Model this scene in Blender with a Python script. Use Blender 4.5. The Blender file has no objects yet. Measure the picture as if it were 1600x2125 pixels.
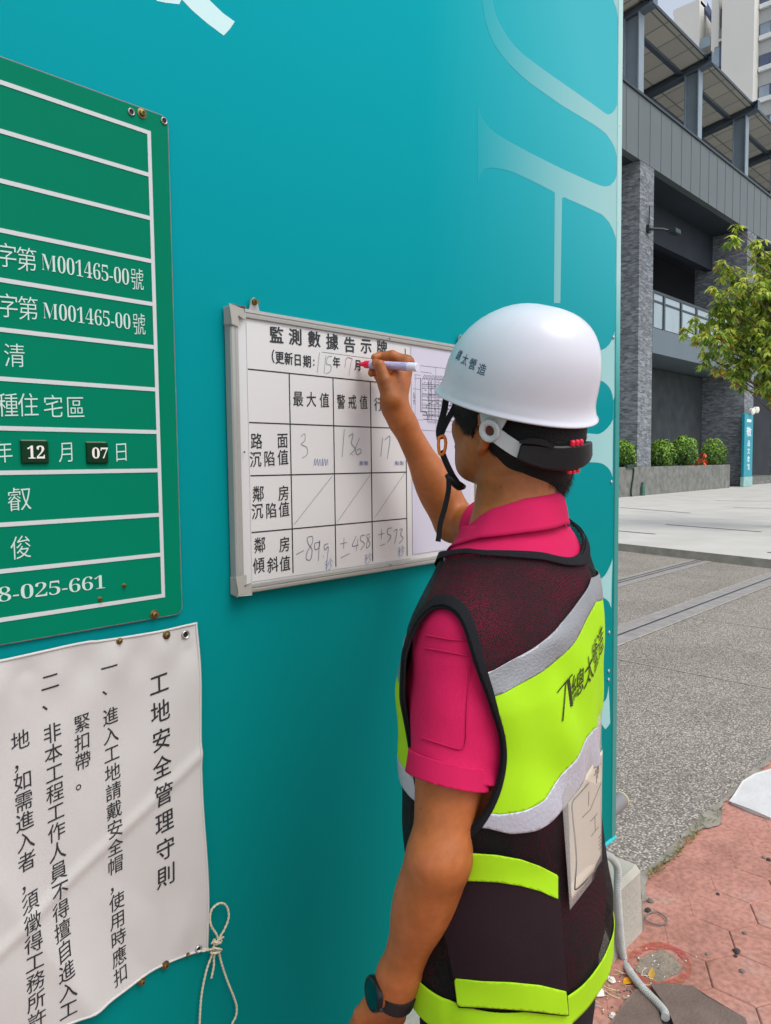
import bpy, bmesh, math, random
import numpy as np
from mathutils import Vector
from mathutils.bvhtree import BVHTree
random.seed(7); RNG = np.random.default_rng(7)
SC = bpy.context.scene; COL = SC.collection; PI = math.pi; R = math.radians

# ------------------------------------------------------------------ camera, sky, sun, exposure
F_PX, YAW, PITCH, ROLL = 1551.7, 0.760024, 0.0647057, 0.0113866
CAM = np.array([0, -1.14, 1.5])
cf = np.array([math.cos(YAW)*math.cos(PITCH), math.sin(YAW)*math.cos(PITCH), -math.sin(PITCH)])
cr = np.array([math.sin(YAW), -math.cos(YAW), 0.0]); cd = np.cross(cf, cr)
cr, cd = cr*math.cos(ROLL)+cd*math.sin(ROLL), -cr*math.sin(ROLL)+cd*math.cos(ROLL)
camd = bpy.data.cameras.new('camera'); camd.sensor_fit = 'VERTICAL'; camd.sensor_height = 36
camd.lens = 36*F_PX/2125; camd.clip_start = .02; camd.clip_end = 2000
camo = bpy.data.objects.new('camera', camd); COL.objects.link(camo)
from mathutils import Matrix
mw = Matrix.Identity(4)
for i in range(3):
    mw[i][0] = cr[i]; mw[i][1] = -cd[i]; mw[i][2] = -cf[i]; mw[i][3] = CAM[i]
camo.matrix_world = mw; SC.camera = camo

SUN_EL, SUN_AZ = 58.0, -88.0            # azimuth from +X towards +Y
wd = bpy.data.worlds.new('World'); SC.world = wd; wd.use_nodes = True
wn = wd.node_tree.nodes; wl = wd.node_tree.links; bg = wn['Background']
sky = wn.new('ShaderNodeTexSky'); sky.sky_type = 'NISHITA'; sky.sun_disc = False
sky.sun_elevation = R(SUN_EL); sky.sun_rotation = R(90-SUN_AZ); sky.dust_density = 2.5; sky.air_density = 1.0; sky.ozone_density = 1.0
hs = wn.new('ShaderNodeHueSaturation'); hs.inputs['Saturation'].default_value = .45; hs.inputs['Value'].default_value = 1.22
wl.new(sky.outputs[0], hs.inputs['Color']); wl.new(hs.outputs[0], bg.inputs[0]); bg.inputs[1].default_value = .15
sl = bpy.data.lights.new('sun', 'SUN'); sl.energy = 1.0; sl.angle = R(40); sl.color = (1, .98, .94)
so = bpy.data.objects.new('sun', sl); COL.objects.link(so)
sd = Vector((math.cos(R(SUN_EL))*math.cos(R(SUN_AZ)), math.cos(R(SUN_EL))*math.sin(R(SUN_AZ)), math.sin(R(SUN_EL))))
so.rotation_euler = sd.to_track_quat('Z', 'Y').to_euler(); so.location = (5, -8, 20)
SC.view_settings.view_transform = 'Standard'; SC.view_settings.look = 'None'; SC.view_settings.gamma = 1
SC.view_settings.exposure = 0.36

# ------------------------------------------------------------------ measuring: photo pixel -> point on a real plane
def ray(x, y): return cr*(x-800)+cd*(y-1062.5)+cf*F_PX
def W(x, y, Y=0.0): v = ray(x, y); return CAM+v*(Y-CAM[1])/v[1]
def G(x, y, Z=0.0): v = ray(x, y); return CAM+v*(Z-CAM[2])/v[2]
def Xp(x, y, X0): v = ray(x, y); return CAM+v*(X0-CAM[0])/v[0]
def D(x, y, d): return CAM+ray(x, y)*d/F_PX

# ------------------------------------------------------------------ materials
def srgb(h):
    h = h.lstrip('#'); c = [int(h[i:i+2], 16)/255 for i in (0, 2, 4)]
    return tuple(((x+.055)/1.055)**2.4 if x > .04045 else x/12.92 for x in c)
MATS = {}
def M(name, col, rough=.55, var=0., vscale=30., bump=0., bscale=150., metal=0., spec=.4, sss=0., coat=0., detail=4, trans=0., alpha=None):
    if isinstance(col, str): col = srgb(col)
    m = bpy.data.materials.new(name); m.use_nodes = True; nt = m.node_tree; N = nt.nodes; L = nt.links
    b = N['Principled BSDF']; b.inputs['Roughness'].default_value = rough; b.inputs['Metallic'].default_value = metal
    b.inputs['Specular IOR Level'].default_value = spec; b.inputs['Base Color'].default_value = (*col, 1)
    if coat: b.inputs['Coat Weight'].default_value = coat
    if sss:
        b.inputs['Subsurface Weight'].default_value = sss; b.inputs['Subsurface Radius'].default_value = (.012, .005, .003); b.inputs['Subsurface Scale'].default_value = 1
    if trans: b.inputs['Transmission Weight'].default_value = trans
    tc = N.new('ShaderNodeTexCoord')
    if var:
        n = N.new('ShaderNodeTexNoise'); n.inputs['Scale'].default_value = vscale; n.inputs['Detail'].default_value = detail
        L.new(tc.outputs['Object'], n.inputs['Vector'])
        r = N.new('ShaderNodeMapRange'); r.inputs['From Min'].default_value = .25; r.inputs['From Max'].default_value = .75
        r.inputs['To Min'].default_value = 1-var; r.inputs['To Max'].default_value = 1+var; L.new(n.outputs[0], r.inputs[0])
        v = N.new('ShaderNodeVectorMath'); v.operation = 'SCALE'; v.inputs[0].default_value = col; L.new(r.outputs[0], v.inputs['Scale'])
        L.new(v.outputs[0], b.inputs['Base Color'])
    if bump:
        n2 = N.new('ShaderNodeTexNoise'); n2.inputs['Scale'].default_value = bscale; n2.inputs['Detail'].default_value = 3
        L.new(tc.outputs['Object'], n2.inputs['Vector'])
        bp = N.new('ShaderNodeBump'); bp.inputs['Strength'].default_value = bump; bp.inputs['Distance'].default_value = .01
        L.new(n2.outputs[0], bp.inputs['Height']); L.new(bp.outputs[0], b.inputs['Normal'])
    MATS[name] = m; return m
def NB(m): return m.node_tree.nodes, m.node_tree.links, m.node_tree.nodes['Principled BSDF']
def math_node(N, L, op, a, b=None, c=None):
    n = N.new('ShaderNodeMath'); n.operation = op
    for i, v in enumerate((a, b, c)):
        if v is None: continue
        if isinstance(v, (int, float)): n.inputs[i].default_value = v
        else: L.new(v, n.inputs[i])
    return n.outputs[0]
def ramp(N, L, fac, stops):
    r = N.new('ShaderNodeValToRGB'); L.new(fac, r.inputs[0]); e = r.color_ramp.elements
    while len(e) < len(stops): e.new(.5)
    for k, (p, c) in zip(e, stops): k.position = p; k.color = (*(srgb(c) if isinstance(c, str) else c), 1)
    return r.outputs[0]
def mixc(N, L, fac, a, b):
    n = N.new('ShaderNodeMix'); n.data_type = 'RGBA'
    for sock, v in ((n.inputs[0], fac), (n.inputs[6], a), (n.inputs[7], b)):
        if isinstance(v, (int, float)): sock.default_value = v
        elif isinstance(v, tuple): sock.default_value = (*v, 1)
        else: L.new(v, sock)
    return n.outputs[2]

# ------------------------------------------------------------------ mesh helpers
LOC = {}
def tag(o, label=None, cat=None, group=None, kind=None):
    if label: o['label'] = label
    if cat: o['category'] = cat
    if group: o['group'] = group
    if kind: o['kind'] = kind
    return o
def empty(name, loc, label=None, cat=None, group=None):
    o = bpy.data.objects.new(name, None); COL.objects.link(o); o.location = loc; o.empty_display_size = .05
    LOC[o.name] = np.array(loc, float); return tag(o, label, cat, group)
def mk(name, V, F, mats, parent=None, loc=None, smooth=False, mi=None):
    V = np.asarray(V, float)
    base = np.array(loc, float) if loc is not None else (LOC[parent.name] if parent else (V.min(0)+V.max(0))/2*np.array([1, 1, 0])+np.array([0, 0, V[:, 2].min()]))
    me = bpy.data.meshes.new(name); me.from_pydata((V-base).tolist(), [], [tuple(int(i) for i in f) for f in F])
    for m in (mats if isinstance(mats, (list, tuple)) else [mats]): me.materials.append(m)
    if mi is not None: me.polygons.foreach_set('material_index', np.asarray(mi, dtype=np.int32))
    if smooth: me.polygons.foreach_set('use_smooth', np.ones(len(me.polygons), bool))
    me.update(); o = bpy.data.objects.new(name, me); COL.objects.link(o)
    if parent:
        o.parent = parent; o.location = base-LOC[parent.name]
    else: o.location = base
    LOC[o.name] = base; return o
def smooth_angle(o, deg=35):
    me = o.data; bm = bmesh.new(); bm.from_mesh(me)
    for f in bm.faces: f.smooth = True
    for e in bm.edges:
        e.smooth = not (len(e.link_faces) == 2 and e.calc_face_angle(0) > R(deg))
    bm.to_mesh(me); bm.free(); return o
class MB:
    """collects shapes that form ONE mesh"""
    def __init__(s): s.V = []; s.F = []; s.m = []; s.cur = 0
    def add(s, V, F):
        o = len(s.V); s.V += [tuple(map(float, v)) for v in V]; s.F += [tuple(int(i)+o for i in f) for f in F]; s.m += [s.cur]*len(F); return s
    def box(s, a, b):
        (x0, y0, z0), (x1, y1, z1) = a, b
        return s.add([(x0,y0,z0),(x1,y0,z0),(x1,y1,z0),(x0,y1,z0),(x0,y0,z1),(x1,y0,z1),(x1,y1,z1),(x0,y1,z1)],
                     [(0,3,2,1),(4,5,6,7),(0,1,5,4),(1,2,6,5),(2,3,7,6),(3,0,4,7)])
    def bbox(s, a, b, w=.002):
        """box with bevelled edges"""
        bm = bmesh.new(); bmesh.ops.create_cube(bm, size=1)
        a = np.array(a, float); b = np.array(b, float)
        for v in bm.verts: v.co = Vector((a+b)/2+np.array(v.co)*(b-a))
        bmesh.ops.bevel(bm, geom=bm.edges[:], offset=w, segments=2, affect='EDGES', profile=.5)
        bm.verts.index_update(); s.add([v.co[:] for v in bm.verts], [[v.index for v in f.verts] for f in bm.faces]); bm.free(); return s
    def tube(s, P, r, n=10, cap=True, closed=False):
        P = np.asarray(P, float); K = len(P); rr = np.full(K, r) if np.isscalar(r) else np.asarray(r, float)
        T = np.gradient(P, axis=0) if not closed else np.roll(P, -1, 0)-np.roll(P, 1, 0)
        T /= np.linalg.norm(T, axis=1)[:, None]+1e-12
        u = np.cross(T[0], [0, 0, 1.]);
        if np.linalg.norm(u) < .1: u = np.cross(T[0], [1., 0, 0])
        V = []
        for k in range(K):
            u = u-T[k]*(u@T[k]); u /= np.linalg.norm(u)+1e-12; w = np.cross(T[k], u)
            for j in range(n):
                a = 2*PI*j/n; V.append(P[k]+rr[k]*(u*math.cos(a)+w*math.sin(a)))
        Fs = []
        for k in range(K if closed else K-1):
            k2 = (k+1) % K
            for j in range(n): Fs.append((k*n+j, k*n+(j+1) % n, k2*n+(j+1) % n, k2*n+j))
        if cap and not closed: Fs += [tuple(range(n))[::-1], tuple((K-1)*n+j for j in range(n))]
        return s.add(V, Fs)
    def lathe(s, c, axis, prof, n=20):
        """prof: (radius, along axis)"""
        c = np.array(c, float); ax = np.array(axis, float); ax /= np.linalg.norm(ax)
        u = np.cross(ax, [0, 0, 1.]);
        if np.linalg.norm(u) < .1: u = np.cross(ax, [1., 0, 0])
        u /= np.linalg.norm(u); w = np.cross(ax, u); V = []; Fs = []
        for (r, h) in prof:
            for j in range(n):
                a = 2*PI*j/n; V.append(c+ax*h+r*(u*math.cos(a)+w*math.sin(a)))
        for k in range(len(prof)-1):
            for j in range(n): Fs.append((k*n+j, k*n+(j+1) % n, (k+1)*n+(j+1) % n, (k+1)*n+j))
        Fs += [tuple(range(n))[::-1], tuple((len(prof)-1)*n+j for j in range(n))]
        return s.add(V, Fs)
    def poly(s, P, nrm, th):
        """flat polygon (any outline) given real thickness th against nrm"""
        P = np.asarray(P, float); nrm = np.asarray(nrm, float); n = len(P)
        t = bmesh.new(); vs = [t.verts.new(p) for p in P]; es = [t.edges.new((vs[i], vs[(i+1) % n])) for i in range(n)]
        bmesh.ops.triangle_fill(t, use_beauty=True, edges=es, normal=Vector(nrm)); t.verts.index_update()
        Fs = [[v.index for v in f.verts] for f in t.faces]; t.free()
        V = np.vstack([P, P-nrm*th])
        return s.add(V, Fs+[(i, (i+1) % n, n+(i+1) % n, n+i) for i in range(n)])
    def strip(s, P, wv, th=0.):
        """ribbon through P, half-width vectors wv"""
        P = np.asarray(P, float); wv = np.asarray(wv, float)
        if wv.ndim == 1: wv = np.repeat(wv[None], len(P), 0)
        A, B = P-wv, P+wv; K = len(P)
        if not th: return s.add(np.vstack([A, B]), [(i, i+1, K+i+1, K+i) for i in range(K-1)])
        T = np.gradient(P, axis=0); nn = np.cross(T, wv); nn /= np.linalg.norm(nn, axis=1)[:, None]+1e-12
        V = np.vstack([A+nn*th/2, B+nn*th/2, B-nn*th/2, A-nn*th/2]); Fs = []
        for i in range(K-1):
            for a in range(4):
                b = (a+1) % 4; Fs.append((a*K+i, a*K+i+1, b*K+i+1, b*K+i))
        Fs += [(0, K, 2*K, 3*K), (K-1, 4*K-1, 3*K-1, 2*K-1)]
        return s.add(V, Fs)
    def build(s, name, mats, parent=None, loc=None, smooth=None):
        o = mk(name, s.V, s.F, mats, parent, loc, mi=s.m if isinstance(mats, (list, tuple)) else None)
        if smooth: smooth_angle(o, smooth)
        return o
def curve(P, n=8):
    """Catmull-Rom through P"""
    P = np.asarray(P, float); Q = np.vstack([2*P[0]-P[1], P, 2*P[-1]-P[-2]]); out = []
    for i in range(1, len(Q)-2):
        for t in np.linspace(0, 1, n, endpoint=False):
            a, b, c, d = Q[i-1], Q[i], Q[i+1], Q[i+2]
            out.append(.5*((2*b)+(c-a)*t+(2*a-5*b+4*c-d)*t*t+(3*b-a-3*c+d)*t**3))
    out.append(Q[-2]); return np.array(out)
def resub(o, levels=1):
    m = o.modifiers.new('Subdivision', 'SUBSURF'); m.levels = m.render_levels = levels; return o
def solid(o, th, off=-1):
    m = o.modifiers.new('Solidify', 'SOLIDIFY'); m.thickness = th; m.offset = off; return o

# ------------------------------------------------------------------ writing: glyph outlines as meshes
GL = {}
SERIF = {**{str(i): chr(0x1D7CE+i) for i in range(10)}, 'M': chr(0x1D40C)}
def load_glyphs(jobs):
    todo = []
    for s, off in jobs:
        for ch in s:
            if (ch, off) in GL: continue
            GL[(ch, off)] = None
            c = bpy.data.curves.new('glyph', 'FONT'); c.body = ch; c.offset = off; c.resolution_u = 3
            o = bpy.data.objects.new('glyph', c); COL.objects.link(o); todo.append((ch, off, o, c))
    bpy.context.view_layer.update(); dg = bpy.context.evaluated_depsgraph_get()
    for ch, off, o, c in todo:
        me = o.evaluated_get(dg).to_mesh()
        V = np.array([v.co[:2] for v in me.vertices]) if len(me.vertices) else np.zeros((0, 2))
        GL[(ch, off)] = (V, [tuple(p.vertices) for p in me.polygons]); o.evaluated_get(dg).to_mesh_clear()
    for ch, off, o, c in todo:
        bpy.data.objects.remove(o); bpy.data.curves.remove(c)
def chars(s, ctr, w, h, off=0., skew=.05, tilt=0.):
    """glyphs centred on 2-D points; returns 2-D verts, faces"""
    V = []; Fs = []; n = 0
    ws = w if hasattr(w, '__len__') else [w]*len(s); hh = h if hasattr(h, '__len__') else [h]*len(s)
    for ch, (x, y), a, b in zip(s, ctr, ws, hh):
        g, f = GL[(ch, off)]
        if not len(g): continue
        if ch == ':': g = g+np.array([.5-(g[:, 0].min()+g[:, 0].max())/2, .08])
        q = np.stack([(g[:, 0]-.5)*a, (g[:, 1]-.37)*b+skew*(g[:, 0]-.5)*b], 1)+np.array([x, y])
        V.append(q); Fs += [tuple(i+n for i in t) for t in f]; n += len(g)
    return np.vstack(V), Fs
def line_text(s, x0, x1, z0, z1, off=0.):
    """a run of proportional glyphs stretched into the box"""
    V = []; Fs = []; n = 0; x = 0
    for ch in s:
        if ch == ' ': x += .35; continue
        g, f = GL[(ch, off)]; lo = g[:, 0].min()
        V.append(g+np.array([x-lo, 0])); Fs += [tuple(i+n for i in t) for t in f]; n += len(g); x += g[:, 0].max()-lo+.07
    V = np.vstack(V); lo = V.min(0); hi = V.max(0)
    return np.stack([x0+(V[:, 0]-lo[0])/(hi[0]-lo[0])*(x1-x0), z0+(V[:, 1]-lo[1])/(hi[1]-lo[1])*(z1-z0)], 1), Fs
def fine(vf, mx):
    """cut long flat strokes into short pieces so that they can follow folded cloth"""
    bm = bmesh.new(); vs = [bm.verts.new((p[0], p[1], 0)) for p in vf[0]]
    for f in vf[1]:
        try: bm.faces.new([vs[i] for i in f])
        except ValueError: pass
    bmesh.ops.triangulate(bm, faces=bm.faces[:])
    for _ in range(6):
        e = [e for e in bm.edges if e.calc_length() > mx]
        if not e: break
        bmesh.ops.subdivide_edges(bm, edges=e, cuts=1); bmesh.ops.triangulate(bm, faces=bm.faces[:])
    bm.verts.index_update(); r = (np.array([v.co[:2] for v in bm.verts]), [[v.index for v in f.verts] for f in bm.faces]); bm.free(); return r
def bold(vf, d, n=1):
    """heavier strokes: copies shifted sideways"""
    V, Fs = vf; S = [(0, 0), (d, 0), (-d, 0), (0, d*.7), (0, -d*.7)]; N_ = len(V)
    return np.vstack([V+np.array(s) for s in S]), [tuple(i+k*N_ for i in f) for k in range(len(S)) for f in Fs]
def onwall(V2, Y): return np.stack([V2[:, 0], np.full(len(V2), Y), V2[:, 1]], 1)
def layered(V2, Y, n=5): P = onwall(V2, Y); P[:, 1] -= np.repeat(np.arange(n), len(V2)//n)*.00006; return P
def pen_stroke(mb, P, w, Y):
    """handwritten stroke on a plane y = Y"""
    P = np.asarray(P, float); P = curve(P, 5) if len(P) > 2 else P
    T = np.gradient(P, axis=0); T /= np.linalg.norm(T, axis=1)[:, None]+1e-9
    ww = w*(.75+.5*np.sin(np.linspace(.3, 2.8, len(P))))[:, None]/2
    nrm = np.stack([-T[:, 1], T[:, 0]], 1)*ww
    mb.strip(onwall(P, Y), np.stack([nrm[:, 0], 0*nrm[:, 0], nrm[:, 1]], 1))
# ------------------------------------------------------------------ writing needed later
TH = -.013; TN = -.006
load_glyphs([('字第清種住宅區年月日叡俊號', TN), ('M001465-0023'.translate({ord(k): v for k, v in SERIF.items()}), TH), (''.join(SERIF.values())+'-', TH), (''.join(SERIF.values()), 0.),
 ('工地安全管理守則', 0.), ('一二、進入工地請戴安全帽，使用時應扣緊帶。非本程作人員不得擅自如需者須徵務所許', 0.), ('監測數據告示牌', 0.),
 ('（更新日期:年月日', 0.), ('最大值警戒行動路面沉陷鄰房傾斜', 0.), ('秒', -.016), ('總太營造', .01), ('總太營造工務', 0.), ('敬品文會館', .02)])

# ------------------------------------------------------------------ ground
m_ground = M('distant_ground', '#8f8c86', .9, .1, .5)
gsheet = MB(); gsheet.add([(-400, -400, -.06), (700, -400, -.06), (700, 700, -.06), (-400, 700, -.06)], [(0, 1, 2, 3)])
tag(gsheet.build('ground', m_ground, loc=(0, 0, -.06)), kind='structure')

# exposed aggregate forecourt
m_agg = M('exposed_aggregate', (.3, .28, .26), .85); N, L, b = NB(m_agg); tc = N.new('ShaderNodeTexCoord')
vo = N.new('ShaderNodeTexVoronoi'); vo.inputs['Scale'].default_value = 120; L.new(tc.outputs['Object'], vo.inputs['Vector'])
sp = N.new('ShaderNodeSeparateColor'); L.new(vo.outputs['Color'], sp.inputs[0])
stone = ramp(N, L, sp.outputs[0], [(0, '#76716b'), (.3, '#8d877f'), (.55, '#a39c92'), (.8, '#bbb4a9'), (1, '#d6d0c5')])
edge = N.new('ShaderNodeMapRange'); edge.inputs['From Min'].default_value = .35; edge.inputs['From Max'].default_value = .75; L.new(vo.outputs['Distance'], edge.inputs[0])
nz = N.new('ShaderNodeTexNoise'); nz.inputs['Scale'].default_value = 1.3; nz.inputs['Detail'].default_value = 5; L.new(tc.outputs['Object'], nz.inputs['Vector'])
big = ramp(N, L, nz.outputs[0], [(.3, (.82, .81, .79)), (.7, (1.06, 1.05, 1.02))])
mo = mixc(N, L, edge.outputs[0], stone, srgb('#69645d'))
mu = N.new('ShaderNodeMix'); mu.data_type = 'RGBA'; mu.blend_type = 'MULTIPLY'; mu.inputs[0].default_value = 1; L.new(mo, mu.inputs[6]); L.new(big, mu.inputs[7])
L.new(mu.outputs[2], b.inputs['Base Color'])
bp = N.new('ShaderNodeBump'); bp.inputs['Strength'].default_value = .9; bp.inputs['Distance'].default_value = .004; bp.invert = True
L.new(vo.outputs['Distance'], bp.inputs['Height']); L.new(bp.outputs[0], b.inputs['Normal'])
fc = MB(); fc.add([(-6, .0, 0), (60, .0, 0), (60, 40, 0), (-6, 40, 0)], [(0, 1, 2, 3)])
tag(fc.build('forecourt', m_agg, loc=(0, 0, 0)), kind='structure')
m_strip = M('drain_concrete', '#8d8a86', .8, .18, 9, .2, 60)
m_slot = M('drain_slot', (.03, .03, .03), .8); m_joint = M('joint_pale', '#9c968c', .9, .3, 15)
st = MB()
for y0, hw in ((3.08, .13), (1.79, .15)):
    st.cur = 0; st.add([(2.0, y0-hw, .004), (12.2, y0-hw, .004), (12.2, y0+hw, .004), (2.0, y0+hw, .004)], [(0, 1, 2, 3)])
    st.cur = 1
    for dy in (-.015, .06) if y0 > 3 else (.0,):
        st.add([(2.0, y0+dy-.009, .008), (12.2, y0+dy-.009, .008), (12.2, y0+dy+.009, .008), (2.0, y0+dy+.009, .008)], [(0, 1, 2, 3)])
    st.cur = 2
    for s in (-1, 1):
        st.add([(2.0, y0+s*(hw+.012)-.012, .005), (12.2, y0+s*(hw+.012)-.012, .005), (12.2, y0+s*(hw+.012)+.012, .005), (2.0, y0+s*(hw+.012)+.012, .005)], [(0, 1, 2, 3)])
st.cur = 2
for x0, ya, yb in ((8.6, 1.95, 2.94), (10.3, 1.95, 2.94), (7.05, -.0, 1.63), (5.2, 0, 1.63), (9.4, 0, 1.63), (11.1, 3.2, 9), (9.2, 3.2, 9)):
    st.add([(x0-.006, ya, .004), (x0+.006, ya, .004), (x0+.054, yb, .004), (x0+.042, yb, .004)], [(0, 1, 2, 3)])
st.add([(2.35, .5, .004), (6.5, .52, .004), (6.5, .527, .004), (2.35, .507, .004)], [(0, 1, 2, 3)])
tag(st.build('drain_strips', [m_strip, m_slot, m_joint], loc=(2, 0, 0)), kind='structure')

# pale concrete apron with its kerb edge
m_apron = M('pale_concrete', '#b9b7b0', .85, .1, 1.2, .15, 40)
m_kerbface = M('weathered_kerb', '#7e7b70', .9, .25, 6, .3, 40)
a0, a1 = G(1281, 1127, .12), G(1599, 1161, .12); dv = (a0-a1)/np.linalg.norm(a0-a1)
p0, p1 = a0+dv*14, a1-dv*8
ap = MB(); ap.cur = 0
ap.add([(p1[0], p1[1], .12), (70, p1[1], .12), (70, p0[1], .12), (p0[0], p0[1], .12)], [(0, 1, 2, 3)])
ap.cur = 1; ap.add([(p1[0], p1[1], .12), (p0[0], p0[1], .12), (p0[0]-.04, p0[1], 0), (p1[0]-.04, p1[1], 0)], [(0, 1, 2, 3)])
tag(ap.build('apron', [m_apron, m_kerbface], loc=(p1[0], p1[1], 0)), kind='structure')
sl_ = MB()
for (ax, ay, bx, by) in ((200, 1075, 820, 1125), (600, 1225, 1445, 1290), (175, 1280, 510, 1310), (1040, 1014, 1600, 1022), (1200, 1075, 1700, 1090), (1500, 1470, 1900, 1500), (-300, 1150, -100, 1165)):
    A = G(1240+ax/4.25, 800+ay/4.25, .124); B = G(1240+bx/4.25, 800+by/4.25, .124); w = np.array([.05, 0, 0])
    sl_.strip([A, B], w)
tag(sl_.build('drain_slots', M('slot_grey', '#5f5e5a', .8), loc=(12, 2, .12)), kind='structure')

# red stamped hexagon pavement
m_hex = M('red_stamped_concrete', '#a5685c', .85); N, L, b = NB(m_hex); tc = N.new('ShaderNodeTexCoord')
n1 = N.new('ShaderNodeTexNoise'); n1.inputs['Scale'].default_value = 2.6; n1.inputs['Detail'].default_value = 9; n1.inputs['Roughness'].default_value = .7; L.new(tc.outputs['Object'], n1.inputs['Vector'])
n2 = N.new('ShaderNodeTexNoise'); n2.inputs['Scale'].default_value = 55; n2.inputs['Detail'].default_value = 4; L.new(tc.outputs['Object'], n2.inputs['Vector'])
c1 = ramp(N, L, n1.outputs[0], [(.26, '#6b5046'), (.38, '#9a6c5d'), (.54, '#b58071'), (.66, '#ad8b7e'), (.78, '#94867b')])
c2 = ramp(N, L, n2.outputs[0], [(.3, (.72, .72, .72)), (.6, (1.08, 1.08, 1.08))])
mu = N.new('ShaderNodeMix'); mu.data_type = 'RGBA'; mu.blend_type = 'MULTIPLY'; mu.inputs[0].default_value = 1; L.new(c1, mu.inputs[6]); L.new(c2, mu.inputs[7]); L.new(mu.outputs[2], b.inputs['Base Color'])
bp = N.new('ShaderNodeBump'); bp.inputs['Strength'].default_value = .5; bp.inputs['Distance'].default_value = .004; L.new(n2.outputs[0], bp.inputs['Height']); L.new(bp.outputs[0], b.inputs['Normal'])
m_groove = M('pavement_groove', '#5d4a43', .95, .3, 30)
hx = MB(); s_ = .115; wx = s_*math.sqrt(3)
for j in range(-26, 1):
    for i in range(-22, 40):
        cx = 2.11-wx/2+wx*i+(wx/2 if j % 2 else 0); cy = -.457+1.5*s_*j+1.5*s_*2
        if cy > -.12 or cy < -3.4 or cx > 8 or cx < -2.2: continue
        V = []; 
        for rr, z in ((s_-.001, -.004), (s_-.0045, -.0004), (s_-.008, .0)):
            for k in range(6):
                a = PI/6+k*PI/3; V.append((cx+rr*math.cos(a), cy+rr*math.sin(a), z))
        hx.cur = 0; hx.add(V, [(12, 13, 14, 15, 16, 17)]+[(6*l+k, 6*l+(k+1) % 6, 6*l+6+(k+1) % 6, 6*l+6+k) for l in range(2) for k in range(6)])
hx.cur = 1; hx.add([(-4, -4, -.005), (14, -4, -.005), (14, .0, -.005), (-4, .0, -.005)], [(0, 1, 2, 3)])
hx.cur = 0; hx.add([(-4, -.25, -.0016), (8, -.25, -.0016), (8, -.0, -.0016), (-4, -.0, -.0016)], [(0, 1, 2, 3)])
hx.add([(8, -4, 0), (14, -4, 0), (14, 0, 0), (8, 0, 0)], [(0, 1, 2, 3)])
tag(hx.build('pavement', [m_hex, m_groove], loc=(2, -.4, 0)), kind='structure')
tag(MB().add([(-8, -30, -.05), (40, -30, -.05), (40, -3.9, -.05), (-8, -3.9, -.05)], [(0, 1, 2, 3)]).build('road', M('asphalt', (.05, .05, .052), .9, .2, 3, .3, 80), loc=(0, -4, -.05)), kind='structure')

# grey patched mortar seam along the property line
m_seam = M('mortar_seam', '#8b867b', .95, .35, 12, .6, 60)
sm = MB(); P = []
NS = 700; xs = np.linspace(2.15, 7.5, NS); jag = lambda s: sum(np.interp(xs, np.linspace(2.1, 7.6, int(5.5/w)), np.random.default_rng(s+k).normal(size=int(5.5/w))*a) for k, (w, a) in enumerate(((.25, .008), (.07, .006), (.02, .004)))); ya = -.014+jag(3)*.8-.045*np.exp(-((xs-2.36)/.10)**2)-.05*np.exp(-((xs-3.12)/.10)**2)-.02*np.exp(-((xs-2.75)/.08)**2); yb = .010+jag(9)*.7
sm.add(np.vstack([np.stack([xs, ya, np.full(NS, .0045)], 1), np.stack([xs, yb, np.full(NS, .0045)], 1)]), [(i, i+1, NS+1+i, NS+i) for i in range(NS-1)])
tag(sm.build('mortar_seam', m_seam, loc=(2.2, 0, 0)), kind='structure')

# ------------------------------------------------------------------ hoarding on its concrete footing
ftm = M('cast_concrete', '#aca89c', .9, .16, 5, .35, 70); N, L, b = NB(ftm)
foot = empty('concrete_footing', (1.0, -.05, 0), 'long pale concrete footing with a chipped end under the turquoise hoarding', 'footing')
fb = MB(); fx1 = 2.235
prof = [(-.142, -.02), (-.142, .203), (-.126, .2195), (.1, .2205), (.12, .20), (.12, -.02)]
def fsec(x, k=0.): return [(x-(k if z > .1 else 0), y*(1-.25*k/.03 if z > .1 else 1), z-(k*.8 if z > .1 else 0)) for y, z in prof]
xsn = [-3, 0, 1.2, 2.0, 2.18, 2.22, fx1]; V = []
for x in xsn: V += fsec(x, .03 if x == fx1 else (.006 if x == 2.22 else 0))
fb.add(V, [(i*6+j, (i+1)*6+j, (i+1)*6+(j+1) % 6, i*6+(j+1) % 6) for i in range(len(xsn)-1) for j in range(6)]+[tuple((len(xsn)-1)*6+j for j in range(6)), tuple(range(6))[::-1]])
fo = fb.build('footing_block', ftm, foot, smooth=25)

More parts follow.
